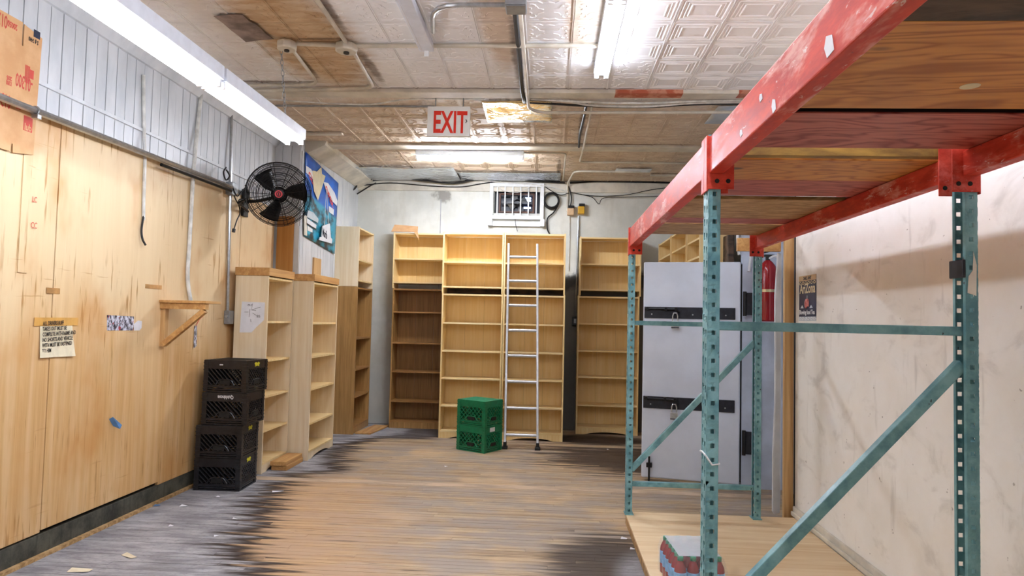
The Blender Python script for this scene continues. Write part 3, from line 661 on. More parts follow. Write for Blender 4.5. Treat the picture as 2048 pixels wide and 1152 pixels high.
# ================================================================== FLUORESCENT FIXTURES
def fixture(label, a, c, w=.12, lit=True, tubes=2, group=None, hh=.05, on='tubeL'):
    a = Vector(a); c = Vector(c); r = root('fluorescent_fixture', label, 'light', (a+c)/2, 0, group)
    d = (c-a).normalized(); sd = d.cross(Vector((0, 0, 1))).normalized()
    m = MB(); m.bar(a, c, w, hh); m.build('housing', MT['fixw'], r, bev=.004)
    if tubes == 2: m = MB(); P = a-Vector((0, 0, hh/2+.006)); m.bar(P, P+(c-a), w*.34, .012); m.build('ballast_cover', MT['fixw'], r, bev=.003)
    for s in ((-1, 1) if tubes == 2 else (0,)):
        o = sd*s*w*.31-Vector((0, 0, hh/2+.022))
        if lit is not None:
            m = MB(); m.cyl(a+o+d*.03, c+o-d*.03, .0165, 12); m.build('tube', MT[on] if lit else MT['tubeoff'], r, smooth=True)
        for e in (a+d*.012, c-d*.012):
            m = MB(); m.bar(e+o+Vector((0, 0, .006))-d*.01, e+o+Vector((0, 0, .006))+d*.01, .032, .05); m.build('socket', MT['white'], r, bev=.004)
    return r
LZ = 2.765
fixture('lit fluorescent fixture hung on the chain along the left wall', (-1.865, 3.585, LZ), (-1.865, 4.80, LZ), .16, hh=.075, group='left row of lights')
fixture('lit fluorescent fixture at the top left edge, in line with the chained one', (-1.865, 2.345, LZ), (-1.865, 3.56, LZ), .16, hh=.075, group='left row of lights')
fixture('lit fluorescent fixture on the left row above the viewer', (-1.865, 1.105, LZ), (-1.865, 2.32, LZ), .16, hh=.075, group='left row of lights')
fixture('lit fluorescent fixture on the left row behind the viewer', (-1.865, -.8, LZ), (-1.865, .42, LZ), .16, hh=.075, group='left row of lights')
fixture('lit fluorescent fixture on the ceiling right of the grey box', (.345, 3.84, CZ-.04), (.345, 5.07, CZ-.04), .115, on='tubeV', group='right row of lights')
fixture('lit fluorescent fixture above the rack, out at the top of the view', (.345, 2.58, CZ-.04), (.345, 3.81, CZ-.04), .115, on='tubeR', group='right row of lights')
fixture('added unseen fluorescent fixture over the near rack bay, brightening the right wall', (.345, 1.32, CZ-.04), (.345, 2.55, CZ-.04), .115, on='tubeR', group='right row of lights')  # unseen fixture added to brighten the upper strip of the right wall
fixture('lit fluorescent fixture over the rack behind the viewer', (.345, .06, CZ-.04), (.345, 1.29, CZ-.04), .115, on='tubeR', group='right row of lights')
fixture('lit fluorescent fixture crossing the ceiling beneath the exit sign', (-1.55, 7.62, CZ-.06), (-.33, 7.62, CZ-.06), .13, hh=.06, on='tubeB')
fixture('unlit fluorescent fixture on the ceiling with no glowing tube', (-.895, 3.44, CZ-.035), (-.895, 4.66, CZ-.035), .10, lit=None, tubes=1)
fx = bpy.data.objects['fluorescent_fixture.009']; m = MB(); m.cyl((-.93, 3.46, CZ-.05), (-.93, 4.63, CZ-.05), .013, 10); m.build('tube', MT['tubeoff'], fx, smooth=True)
# chain
ch = root('chain', 'thin metal chain holding the left fluorescent fixture', 'chain', (-1.87, 4.62, 2.8))
top, bot = Vector((-1.921, 4.617, CZ-.02)), Vector((-1.872, 4.64, LZ+.03)); n = 15
for k in range(n):
    p, q = top.lerp(bot, k/n), top.lerp(bot, (k+1)/n); d = q-p; sdv = Vector((1, 0, 0)) if k % 2 else Vector((0, 1, 0)); mid = (p+q)/2
    m = MB(); m.tube([mid+d*.62*math.cos(t)+sdv*.010*math.sin(t) for t in [i*math.pi/5 for i in range(10)]], .0026, 5, close=True); m.build('link', MT['grey'], ch)

# ================================================================== CEILING SERVICES
def pipe(name, label, pts, r, mat, cat='conduit', rr=.06, group=None):
    m = MB(); m.tube(rnd_path(pts, rr), r, 8); return m.build(name, MT[mat], smooth=True, label=label, cat=cat, group=group)
def cable(label, pts, r, mat, n=5):
    m = MB(); m.tube(smooth_path(pts, n), r, 6); return m.build('cable', MT[mat], smooth=True, label=label, cat='cable')
zc = CZ-.025
m = MB(); q = [onz(u, v, CZ-.016) for u, v in ((427, 32), (460, 29), (485, 29), (498, 42), (512, 48), (530, 66), (548, 78), (520, 80), (492, 84), (478, 72), (462, 60), (446, 46))]; m.prism([(p.x, p.y) for p in q], (0, 0, CZ-.018), (1, 0, 0), (0, 1, 0), (0, 0, 1), 0, .003)
m.build('metal_plate', MT['plate'], label='rusty sheet metal patch on the ceiling by the chain', cat='plate')
def jbox(label, c, rad, mat, h=.06):
    r = root('junction_box', label, 'electrical box', c)
    m = MB(); m.lathe([(rad*.9, 0), (rad, .01), (rad, h*.8), (rad*.8, h)], Vector(c)-Vector((0, 0, h)), (0, 0, 1), 8); m.build('box', MT[mat], r, bev=.003)
    m = MB(); m.lathe([(rad*.25, 0), (rad*.25, .012)], Vector(c)-Vector((0, 0, h+.012)), (0, 0, 1), 10); m.build('knockout', MT['ink'], r)
    return r
jbox('white round junction box where the chain hangs', (-1.87, 4.60, CZ-.01), .07, 'trimw')
jbox('white round junction box with four conduits on the ceiling', (-1.46, 4.64, CZ-.01), .08, 'trimw')
pipe('conduit', 'white conduit between the two round junction boxes', [(-1.80, 4.605, zc), (-1.53, 4.63, zc)], .016, 'trimw')
pipe('conduit', 'long white conduit crossing the ceiling under the unlit fixture', [(-1.39, 4.64, zc), (.29, 4.64, zc)], .016, 'trimw')
pipe('conduit', 'white conduit running to the viewer from the round junction box', [(-1.445, 4.57, zc), (-1.42, 3.4, zc)], .014, 'trimw')
pipe('conduit', 'bent pale conduit from the right round box to the batten', [(-1.44, 4.72, zc), (-1.49, 5.52, zc), (-2.5, 5.55, zc-.012)], .014, 'trimw', rr=.12)
pipe('conduit', 'bent pale conduit from the left round box to the wall', [(-1.87, 4.68, zc), (-1.93, 5.44, zc), (-2.9, 5.47, zc)], .013, 'trimw', rr=.12)
pipe('conduit', 'straight conduit along the ceiling to the exit sign', [(-2.95, 6.0, zc), (-1.07, 6.0, zc)], .010, 'grey')
pipe('conduit', 'curved steel conduit between the unlit fixture and the grey box', [(-.80, 4.36, zc-.02), (-.74, 3.98, zc-.02), (-.30, 3.98, zc-.02)], .015, 'galv', rr=.16)
r = root('junction_box', 'grey square junction box at the top centre of the ceiling', 'electrical box', (-.235, 3.98, CZ-.07))
m = MB(); m.box(-.30, -.175, 3.9, 4.03, CZ-.08, CZ-.012); m.build('box', MT['grey'], r, bev=.004)
m = MB(); m.box(-.295, -.18, 3.905, 4.025, CZ-.086, CZ-.0805); m.build('cover', MT['grey'], r, bev=.002)
pipe('conduit', 'thick white conduit from the grey box to the batten', [(-.215, 4.03, zc-.036), (-.222, 5.66, zc-.05), (-.225, 5.88, zc-.05), (-.12, 6.0, zc-.05), (1.75, 5.97, zc-.045)], .014, 'trimw', rr=.08)
cable('thick black cable along the white ceiling conduit', [(-.25, 4.03, zc), (-.255, 4.6, zc), (-.262, 5.2, zc-.005), (-.262, 5.55, zc-.03), (-.255, 5.70, zc-.03), (-.26, 5.86, zc)], .017, 'cable')
for k, (dz, dy, mt, lb) in enumerate(((0, .0, 'cablew', 'pale cable swagging along the batten, upper'), (-.012, .05, 'cablew', 'pale cable swagging along the batten, lower'), (-.005, .09, 'cable', 'dark cable tangled behind the batten at right'))):
    x0 = (-.2, .1, -.25)[k]
    cable(lb, [(x0, 5.78+dy, zc), (.35, 5.80+dy, zc-.02+dz), (.8, 5.83+dy, zc-.015+dz), (1.2, 5.80+dy, zc-.005), (1.75, 5.78+dy, zc)], .010, mt)
cable('thin pale wire hanging along the left part of the batten', [(-2.6, 5.80, zc), (-2.0, 5.86, zc-.02), (-1.6, 5.85, zc-.03), (-1.25, 5.80, zc), (-.6, 5.79, zc)], .007, 'cablew')
cable('black cable running back from the batten to the second trim', [(.28, 5.86, zc), (.275, 6.3, zc-.01), (.265, 6.9, zc), (.275, 7.36, zc-.01)], .012, 'cable')
pipe('conduit', 'pale conduit beside the black cable toward the second trim', [(.33, 5.9, zc), (.325, 7.40, zc-.01), (.315, 8.1, zc), (1.74, 8.12, zc)], .012, 'trimw', rr=.08)
pipe('conduit', 'pale conduit from the ceiling down the back wall to the boxes', [(1.1, 8.62, zc), (.27, 8.60, zc), (.20, 9.28, zc-.02), (.205, 9.325, 3.1), (.205, 9.325, 2.96)], .013, 'trimw', rr=.10)
pipe('conduit', 'thin conduit from the lit back fixture to the corner', [(-.33, 7.68, zc), (.14, 7.68, zc), (.14, 9.2, zc)], .009, 'trimw', rr=.06)
m = MB(); m.box(-2.72, -2.2, 6.93, 6.99, CZ-.03, CZ-.012); m.build('ceiling_slat', MT['trimw'], label='short white slat on the ceiling past the chained light', cat='slat')
m = MB(); m.box(1.25, 1.7, 8.78, 8.84, CZ-.03, CZ-.012); m.build('ceiling_slat', MT['trimw'], label='short white slat on the ceiling near the red beam', cat='slat')
def sheet(name, label, x0, x1, y0, y1, z, mat, amp, nx=24, ny=8, seed=1, sag=0., parent=None):
    rnd = random.Random(seed); ph = [(rnd.uniform(2, 9), rnd.uniform(4, 14), rnd.uniform(0, 6)) for _ in range(5)]
    m = MB(); vs = []; fs = []
    for j in range(ny+1):
        for i in range(nx+1):
            u, v = i/nx, j/ny; x = x0+(x1-x0)*u; y = y0+(y1-y0)*v
            h = sum(math.sin(x*a+y*b_+c) for a, b_, c in ph)/5*amp
            vs.append((x+rnd.uniform(-1, 1)*amp*.2, y+rnd.uniform(-1, 1)*amp*.2, z+h-amp-sag*v))
    for j in range(ny):
        for i in range(nx): k = j*(nx+1)+i; fs.append((k, k+1, k+nx+2, k+nx+1))
    m.add(vs, fs); return m.build(name, MT[mat], smooth=True, label=label, cat='foil', thick=.0015)
sheet('foil_sheet', 'shiny golden foil sheet stuck to the ceiling right of the exit sign', -.63, -.02, 5.84, 6.42, CZ-.014, 'gfoil', .012, 20, 10, 3, .012)
sheet('foil_sheet', 'silver foil flashing along the ceiling over the back wall, left part', -2.5, -1.25, 8.45, 9.27, CZ-.014, 'foil3', .02, 24, 8, 5)
sheet('foil_sheet', 'crinkled silver foil over the barred window', -1.25, .10, 8.72, 9.24, CZ-.012, 'foil2', .016, 26, 8, 9)
sheet('foil_sheet', 'small grey foil patch on the ceiling at the right back', .78, 1.22, 8.45, 8.66, CZ-.016, 'foil', .006, 8, 4, 2)
sheet('foil_sheet', 'dull metal patch on the ceiling beside the red beam', 1.42, 1.78, 5.95, 6.5, CZ-.016, 'foil', .006, 8, 4, 4)

# ================================================================== EXIT SIGN
ex = root('exit_sign', 'white and red EXIT sign hanging from the ceiling', 'sign', (-.9, 5.77, 3.0))
m = MB(); m.box(-1.085, -.718, 5.75, 5.79, 3.02, 3.278); m.build('face', MT['exitw'], ex, bev=.004)
letters('exit_lettering', 'EXIT', .263, MT['exitred'], ex, (-1.037, 5.7485, 3.053), (1, 0, -.006), (0.006, 0, 1), .545, .006)
m = MB(); m.tube([(-.753, 5.748, 3.165), (-.742, 5.748, 3.150), (-.753, 5.748, 3.135)], .0035, 5); m.build('chevron', MT['ink'], ex)
for x in (-1.02, -.78): m = MB(); m.cyl((x, 5.77, 3.278), (x, 5.77, CZ-.01), .005, 8); m.build('hanger', MT['grey'], ex)

# ================================================================== LEFT WALL ITEMS
PXo = XP+.056
pl = pipe('conduit', 'long dark steel pipe running along the top of the plywood', [(PXo, YN+.1, 2.575), (PXo, 3.5, 2.582), (PXo, 6.05, 2.615)], .021, 'galv')
pipe('conduit', 'thin black pipe just under the long steel pipe', [(PXo+.012, 4.9, 2.56), (PXo+.012, 6.02, 2.575)], .013, 'blackm')
r = root('pipe_clamp', 'small steel clamp on the long pipe over the cardboard', 'clamp', (PXo, 3.66, 2.6)); m = MB()
m.tube(arc((PXo, 3.66, 2.583), .026, 0, 6.28, (1, 0, 0), (0, 0, 1), 12), .005, 6); m.build('ring', MT['galv'], r); m = MB(); m.box(PXo-.01, PXo+.03, 3.645, 3.675, 2.535, 2.562); m.build('bolt_head', MT['galv'], r, bev=.003)
pipe('conduit', 'thin white conduit ending in a loose black cable on the plywood', [onx(287, 150, XL+.03), onx(288, 262, XL+.03), onx(290, 320, XP+.015), onx(287, 405, XP+.015), onx(287, 440, XP+.015)], .012, 'cablew')
cable('loose black cable end below the thin white conduit', [onx(287, 432, XP+.017), onx(283, 460, XP+.02), onx(285, 478, XP+.03), onx(291, 490, XP+.035)], .008, 'cable')
pipe('conduit', 'white conduit bending down behind the wooden bracket', [onx(404, 178, XL+.035), onx(396, 240, XL+.03), onx(388, 330, XP+.02), onx(386, 355, XP+.02), onx(378, 500, XP+.02), onx(374, 560, XP+.02), onx(383, 610, XP+.02)], .016, 'cablew', rr=.1)
pipe('conduit', 'steel conduit down to the grey outlet box', [onx(463, 228, XL+.03), onx(461, 365, XP+.02), onx(455, 625, XP+.02)], .014, 'galv', rr=.04)
p = onx(460, 378, XP+.02); r = root('junction_box', 'grey electrical box on the steel conduit beside the fan', 'electrical box', p); m = MB(); m.box(XP+.002, XP+.06, p.y-.05, p.y+.05, p.z-.06, p.z+.06); m.build('box', MT['grey'], r, bev=.005)
m = MB(); m.box(XP+.0605, XP+.064, p.y-.045, p.y+.045, p.z-.055, p.z+.055); m.build('cover', MT['galv'], r, bev=.002)
p = onx(456, 634, XP+.02); r = root('outlet_box', 'small grey outlet box low on the steel conduit', 'electrical box', p); m = MB(); m.box(XP+.002, XP+.055, p.y-.045, p.y+.045, p.z-.065, p.z+.06); m.build('box', MT['grey'], r, bev=.005)
for s in (-1, 1): m = MB(); m.cyl((XP+.03, p.y+s*.045, p.z+.005), (XP+.03, p.y+s*.06, p.z+.005), .012, 8); m.build('knob', MT['galv'], r)
# wooden bracket
wbk = root('wall_bracket', 'triangular wooden shelf bracket fixed to the plywood', 'bracket', (XP, 5.12, 1.2))
m = MB(); m.box(XP+.003, XP+.04, 5.09, 5.14, 1.20, 1.53); m.build('upright', MT['pinez'], wbk, bev=.002)
m = MB(); m.box(XP+.003, XP+.36, 5.075, 5.13, 1.49, 1.535); m.build('arm', MT['pine'], wbk, bev=.002)
m = MB(); m.box(XP+.003, XP+.37, 5.06, 5.30, 1.536, 1.556); m.build('shelf_board', MT['pine'], wbk, bev=.002)
m = MB(); m.bar((XP+.03, 5.10, 1.215), (XP+.345, 5.10, 1.482), .04, .045, (0, 1, 0)); m.build('brace', MT['pine'], wbk, bev=.002)
# note, photo, tape
nt = root('handwritten_note', 'yellowed handwritten note in black capitals taped to the plywood', 'note', onx(115, 712, XP))
m = MB()
P = [onx(u, v, XP+x) for u, v, x in ((80, 640, .004), (144, 641, .004), (146, 675, .005), (151, 712, .018), (115, 714, .010), (80, 716, .014), (80, 678, .005))]
m.add(P+[onx(114, 677, XP+.005)], [(0, 1, 7), (1, 2, 7), (2, 3, 7), (3, 4, 7), (4, 5, 7), (5, 6, 7), (6, 0, 7)]); m.build('sheet', MT['note'], nt, thick=.001)
a = onx(67, 635, XP); c = onx(154, 651, XP); m = MB(); m.box(XP+.0055, XP+.0065, a.y, c.y, c.z, a.z); m.build('tape_strip', MT['tape'], nt)
a = onx(86, 651, XP+.0115); letters('ink_lettering', 'ALL DRIVERS BUFF\nTAKES OUT MUST BE\nCOMPLETE WITH NAME AND\nNO SHORTS AND VEHICLE\nWITH MUST BE FASTENED\nTO HIM', .034, MT['ink'], nt, a, (0, 1, .03), (0, -.03, 1), .62, .0006)
ph = root('photo_print', 'small colour photo print stuck on the plywood with a torn white edge', 'photo', onx(250, 662, XP))
P = [onx(u, v, XP+.004) for u, v in ((214, 630), (268, 633), (267, 661), (214, 661))]; m = MB(); m.add(P, [(0, 1, 2, 3)]); m.build('picture', MT['photo'], ph, thick=.001)
P = [onx(u, v, XP+.004) for u, v in ((268, 648), (276, 641), (284, 642), (283, 656), (279, 661), (268, 661))]; m = MB(); m.add(P, [tuple(range(6))]); m.build('torn_edge', MT['paper'], ph, thick=.001)
st = root('torn_sticker', 'narrow torn dark sticker on the plywood beside the bracket', 'sticker', onx(391, 690, XP)); m = MB()
P = [onx(u, v, XP+.004) for u, v in ((389, 652), (394, 650), (393, 692), (387, 697))]; m.add(P, [(0, 1, 2, 3)]); m.build('strip', MT['photo'], st, thick=.001)
m = MB(); m.tube([onx(392, 652, XP+.005), onx(398, 640, XP+.006), onx(406, 633, XP+.005)], .003, 4); m.build('torn_thread', MT['redink'], st)
m = MB(); P = [onx(u, v, XP+x) for u, v, x in ((218, 838, .004), (226, 834, .03), (244, 850, .05), (240, 858, .045), (226, 852, .012))]; m.add(P, [(0, 1, 4), (1, 2, 3, 4)])
m.build('blue_tape_scrap', MT['bluetape'], thick=.0015, label='curled scrap of blue tape on the lower plywood', cat='tape')
# flattened cardboard box
cb = root('cardboard_sheet', 'flattened cardboard box with red upside-down print, upper left wall', 'cardboard', (XP, 3.4, 2.33))
X0 = XP+.010
m = MB(); m.prism([(2.6, 2.33), (3.55, 2.325), (3.555, 2.37), (3.565, 2.37), (3.567, 2.322), (3.715, 2.345), (3.722, 2.62), (3.735, 3.03), (3.62, 3.05), (3.60, 3.055), (3.598, 2.93), (3.588, 2.93), (3.588, 3.06), (2.6, 3.06)], (0, 0, 0), (0, 1, 0), (0, 0, 1), (1, 0, 0), X0, X0+.006); m.build('sheet', MT['card'], cb)
XC = X0+.0066
for (s, sz, u, v, sx) in (('-01300', .10, 20, 36, .45), ('20050', .045, 35, 51, .6), ('-01300', .105, 66, 161, .42), ('01300', .105, 22, 193, .42), ('205', .032, 24, 155, .75), ('12/05', .032, 24, 165, .55), ('205', .03, 42, 205, .7), ('12/05', .03, 42, 213, .5), ('S # 7440', .034, 77, 83, .6)):
    a = onx(u, v, XC); letters('printed_lettering', s, sz, MT['redink'] if s[0] != 'S' else MT['ink'], cb, a, (0, -1, 0), (0, 0, -1), sx, .001)
def patch(nm, u0, v0, u1, v1, mt, par, x=XC): 
    a = onx(u0, v0, x); c = onx(u1, v1, x); m = MB(); m.box(x-.0004, x, a.y, c.y, min(a.z, c.z), max(a.z, c.z)); return m.build(nm, MT[mt], par)
patch('dark_print', 68, 58, 80, 80, 'navy', cb); patch('red_print', 48, 230, 64, 266, 'redink', cb); patch('red_print', 59, 138, 67, 160, 'redink', cb)
a = onx(66, 253, XC+.0005); letters('printed_lettering', 'dul', .055, MT['card'], cb, onx(63, 264, XC+.0006), (0, -1, 0), (0, 0, 1), .8, .001)
m = MB()
for k in range(5):
    a = onx(51+k*2, 129+k, XC); m.box(XC-.0002, XC+.0004, a.y, a.y+.005, a.z-.10, a.z)
m.build('bar_print', MT['redink'], cb)

# ================================================================== FAN
FC = Vector((-2.53, 6.17, 2.575)); FM = Matrix.Translation(FC) @ Matrix.Rotation(.36, 4, 'Z') @ Matrix.Rotation(.13, 4, 'X')
fan = root('wall_fan', 'black round wall fan with a red centre badge', 'fan', mat=FM)
RF = .29
def ring(m, r, y, t, n=40): m.tube([(r*math.cos(2*math.pi*k/n), y, r*math.sin(2*math.pi*k/n)) for k in range(n)], t, 4, close=True)
def dome(r): return -.085+.055*(r/RF)**2.2
m = MB(False)
for k in range(21): r_ = .055+(RF-.055)*k/20.5; ring(m, r_, dome(r_), .0028)
for k in range(8):
    a = 2*math.pi*k/8+.2; m.tube([(r_*math.cos(a), dome(r_)-.003, r_*math.sin(a)) for r_ in (.03, .1, .17, .24, RF)], .0028, 5)
m.build('front_guard', MT['blackm'], fan)
m = MB(False)
for k in range(12): r_ = .07+(RF-.07)*k/11.5; ring(m, r_, .07-.05*(r_/RF)**3, .0018)
for k in range(10):
    a = 2*math.pi*k/10; m.tube([(r_*math.cos(a), .075-.05*(r_/RF)**3, r_*math.sin(a)) for r_ in (.05, .12, .2, RF)], .003, 5)
m.build('rear_guard', MT['blackm'], fan)
m = MB(False); n = 48
for y0, y1, rr in ((-.036, .03, RF+.004),):
    vs = [(rr*math.cos(2*math.pi*k/n), y, rr*math.sin(2*math.pi*k/n)) for y in (y0, y1) for k in range(n)]; m.add(vs, [(k, (k+1) % n, n+(k+1) % n, n+k) for k in range(n)])
m.build('rim_band', MT['blackm'], fan, smooth=True, thick=.005)
for k in range(3):
    a0 = 2*math.pi*k/3+.35; m = MB(False); vs = []; fs = []
    for i in range(7):
        t = i/6; r_ = .05+.20*t; wd = .16+.26*math.sin(min(1, t*1.25+.2)*2.3)
        for j in range(5):
            s = j/4-.5; a = a0+s*wd*2.1-t*.2; vs.append((r_*math.cos(a), .01-s*.075, r_*math.sin(a)))
    for i in range(6):
        for j in range(4): q = i*5+j; fs.append((q, q+1, q+6, q+5))
    m.add(vs, fs); m.build('blade', MT['blackm'], fan, smooth=True, thick=.003)
m = MB(False); m.lathe([(.055, -.01), (.055, .05), (.075, .06), (.075, .17), (.05, .19)], (0, 0, 0), (0, 1, 0), 24); m.build('motor', MT['blackm'], fan, smooth=True)
m = MB(False); m.lathe([(.046, 0), (.046, .010), (.032, .014)], (0, -.085, 0), (0, -1, 0), 24); hb = m.build('hub_cap', MT['blackm'], fan, smooth=True)
m = MB(False); m.lathe([(.034, 0), (.034, .004)], (0, -.099, 0), (0, -1, 0), 24); m.build('badge', MT['fanred'], fan, smooth=True)
m = MB(False); m.box(-.004, .004, -.1045, -.103, -.016, .016); m.tube([(.018*math.cos(t), -.1035, .022*math.sin(t)) for t in [i*.524 for i in range(12)]], .003, 4, close=True); m.build('badge_emblem', MT['blackm'], fan)
m = MB(); W0 = Vector((XP+.01, 6.42, 2.55)); e = FM @ Vector((0, .19, 0)); m.tube(rnd_path([e, e+Vector((-.02, .06, 0)), W0+Vector((.12, 0, 0)), W0], .05), .017, 8)
m.tube([FM @ Vector((-RF, .0, -.07)), FM @ Vector((-RF-.06, .03, -.10))], .010, 6); m.tube([FM @ Vector((-RF-.06, .03, -.10)), W0+Vector((.04, 0, -.10))], .012, 6)
m.tube([FM @ Vector((-RF, .0, .06)), W0+Vector((.04, 0, .07))], .009, 6); m.build('bracket_arm', MT['blackm'], fan, smooth=True)
m = MB(); m.box(XP+.002, XP+.03, 6.37, 6.47, 2.40, 2.66); m.build('wall_plate', MT['blackm'], fan, bev=.003)
m = MB(); m.tube(smooth_path([W0+Vector((.05, 0, 0)), onx(478, 400, XP+.06), onx(480, 425, XP+.05), onx(474, 440, XP+.05), onx(468, 458, XP+.05)], 5), .006, 6); m.cyl(onx(468, 458, XP+.05), onx(467, 464, XP+.05), .016, 8); m.build('cord', MT['cable'], fan)
m = MB(); m.tube(smooth_path([onx(452, 335, XP+.04), onx(447, 345, XP+.05), onx(452, 360, XP+.05), onx(459, 352, XP+.05), onx(453, 340, XP+.05)], 5), .007, 6); m.build('coiled_cord', MT['cable'], label='small coil of black cord on the grey box by the fan', cat='cable')
cable('thin cable looping from the grey box to the fan bracket', [onx(464, 372, XP+.07), onx(474, 392, XP+.07), onx(482, 384, XP+.09), onx(492, 376, XP+.08), onx(490, 396, XP+.06), onx(482, 412, XP+.05), onx(472, 400, XP+.05), onx(466, 384, XP+.06)], .006, 'cable')

# ================================================================== BANNER
XB = XJ+.03
bn = root('banner', 'blue printed vinyl banner with a white star hanging on the left wall', 'banner', onx(640, 500, XB))
def bp(u, v, d=0.): return onx(u, v, XB+d)
def bpoly(nm, pts, mt, d): m = MB(); m.add([bp(u, v, d) for u, v in pts], [tuple(range(len(pts)))]); return m.build(nm, MT[mt], bn, thick=.0008)
m = MB(); A, Bq, Cq, Dq = bp(611, 303), bp(677, 367), bp(669, 508), bp(609, 472); n = 14; vs = []; fs = []
for j in range(n+1):
    for i in range(n+1):
        p = A.lerp(Bq, i/n).lerp(Dq.lerp(Cq, i/n), j/n); p.x = XB+.006*math.sin(i*.9)*j/n; vs.append(p)
for j in range(n):
    for i in range(n): k = j*(n+1)+i; fs.append((k, k+1, k+n+2, k+n+1))
m.add(vs, fs); m.build('sheet', MT['banner'], bn, smooth=True, thick=.002)
bpoly('ribbon_print', [(612, 331), (622, 338), (630, 352), (628, 360), (612, 345)], 'paper', .010); bpoly('ribbon_print', [(647, 364), (656, 366), (669, 385), (675, 402), (674, 412), (664, 402), (652, 382)], 'paper', .010)
bpoly('star_print', [(625, 341), (634, 343), (643, 334), (644, 348), (651, 352), (645, 372), (636, 401), (628, 382), (626, 362)], 'cream', .011)
letters('ribbon_lettering', 'CL', .09, MT['exitred'], bn, bp(617, 351, .0125), (0, 1, -.45), (0, 0, 1), 1.6, .002); letters('ribbon_lettering', 'OFER', .10, MT['exitred'], bn, bp(651, 379, .0125), (0, 1, -.6), (0, 0, 1), 1.5, .002)
bpoly('label_print', [(616, 420), (627, 425), (637, 438), (636, 446), (614, 434)], 'azpale', .010); bpoly('label_print', [(614, 436), (633, 450), (632, 457), (614, 447)], 'paper', .010)
bpoly('label_print', [(615, 451), (625, 458), (625, 465), (615, 461)], 'white', .010); bpoly('label_print', [(658, 412), (668, 419), (667, 430), (658, 424)], 'white', .010)
bpoly('caption_print', [(614, 446), (632, 458), (632, 460), (614, 449)], 'ink', .0115)
m = MB(); m.add([bp(608, 430, .004), bp(614, 432, .004), bp(614, 472, .004), bp(608, 470, .004)], [(0, 1, 2, 3)]); m.build('white_border', MT['trimw'], bn, thick=.004)
hg = root('hanging_sign', 'small white bottle-shaped sign hung by two strings over the banner', 'sign', bp(653, 488, .03))
P = [(645, 452), (659, 447), (661, 475), (664, 479), (663, 487), (638, 480), (640, 474), (643, 474)]
m = MB(); q = [bp(u, v, .035) for u, v in P]; m.prism([(p.y, p.z) for p in q], (0, 0, 0), (0, 1, 0), (0, 0, 1), (1, 0, 0), XB+.03, XB+.04); m.build('board', MT['paper'], hg)
m = MB(); m.tube([bp(653, 378, .03), bp(649, 450, .035)], .003, 4); m.tube([bp(654, 378, .03), bp(657, 448, .035)], .003, 4); m.build('strings', MT['cablew'], hg)
letters('sign_lettering', 'Marlb', .13, MT['navy'], hg, bp(645, 471, .0415), (0, 1, -.15), (0, 0, 1), .55, .002)

# ================================================================== BACK WALL ITEMS
wg = root('window_1', 'white barred window frame over the exhaust fan high on the back wall', 'window', (-.48, YB-.04, 2.8)); wg['kind'] = 'structure'
gy = YB-.05
for (x0, x1, z0, z1) in ((-.86, -.115, 3.28, 3.33), (-.86, -.115, 2.835, 2.885), (-.86, -.81, 2.885, 3.28), (-.165, -.115, 2.885, 3.28)):
    m = MB(); m.box(x0, x1, gy-.02, YB, z0, z1); m.build('frame_rail', MT['white'], wg, bev=.003)
for k in range(6): x = -.755+.107*k; m = MB(); m.box(x-.008, x+.008, gy-.01, gy+.01, 2.885, 3.28); m.build('bar', MT['white'], wg)
m = MB(); m.box(-.875, -.815, YB-.10, YB, 2.74, 2.835); m.build('sill_bracket', MT['white'], wg, bev=.003); m = MB(); m.box(-.16, -.10, YB-.10, YB, 2.74, 2.835); m.build('sill_bracket', MT['white'], wg, bev=.003)
m = MB(); m.box(-.815, -.16, YB-.05, YB, 2.74, 2.79); m.build('sill_rail', MT['white'], wg, bev=.003)
ef = root('exhaust_fan', 'dark exhaust fan set in the wall behind the white bars', 'fan', (-.48, YB+.05, 2.94))
m = MB(); m.box(HX0, HX1, YB+.19, YB+.2, HZ0, HZ1); m.build('shaft_back', MT['glassb'], ef)
for x0, x1, z0, z1 in ((-.735, -.71, 2.93, 3.20), (-.27, -.245, 2.93, 3.20), (-.71, -.27, 2.93, 2.95), (-.71, -.27, 3.18, 3.20)): m = MB(); m.box(x0, x1, YB-.015, YB+.05, z0, z1); m.build('housing_rail', MT['rust'], ef)
m = MB(); m.box(-.70, -.28, YB+.03, YB+.05, 3.065, 3.095); m.build('cross_bar', MT['blackm'], ef)
m = MB(); m.lathe([(.05, 0), (.05, .08), (.02, .1)], (-.48, YB+.13, 3.08), (0, -1, 0), 16); m.build('motor', MT['blackm'], ef)
for k in range(4):
    a = k*math.pi/2+.5; c = Vector((-.48, YB+.10, 3.08)); d = Vector((math.cos(a), 0, math.sin(a))); t = Vector((-d.z, .5, d.x))
    m = MB(); m.add([c+d*.04-t*.02, c+d*.13-t*.06, c+d*.13+t*.05, c+d*.04+t*.02], [(0, 1, 2, 3)]); m.build('blade', MT['grey'], ef, thick=.004)
for k, z in enumerate((3.02, 3.12, 3.155)): m = MB(); m.box(-.40, -.30, YB+.17, YB+.185, z, z+.022); m.build('louver_gap', MT['litlouver'], ef)
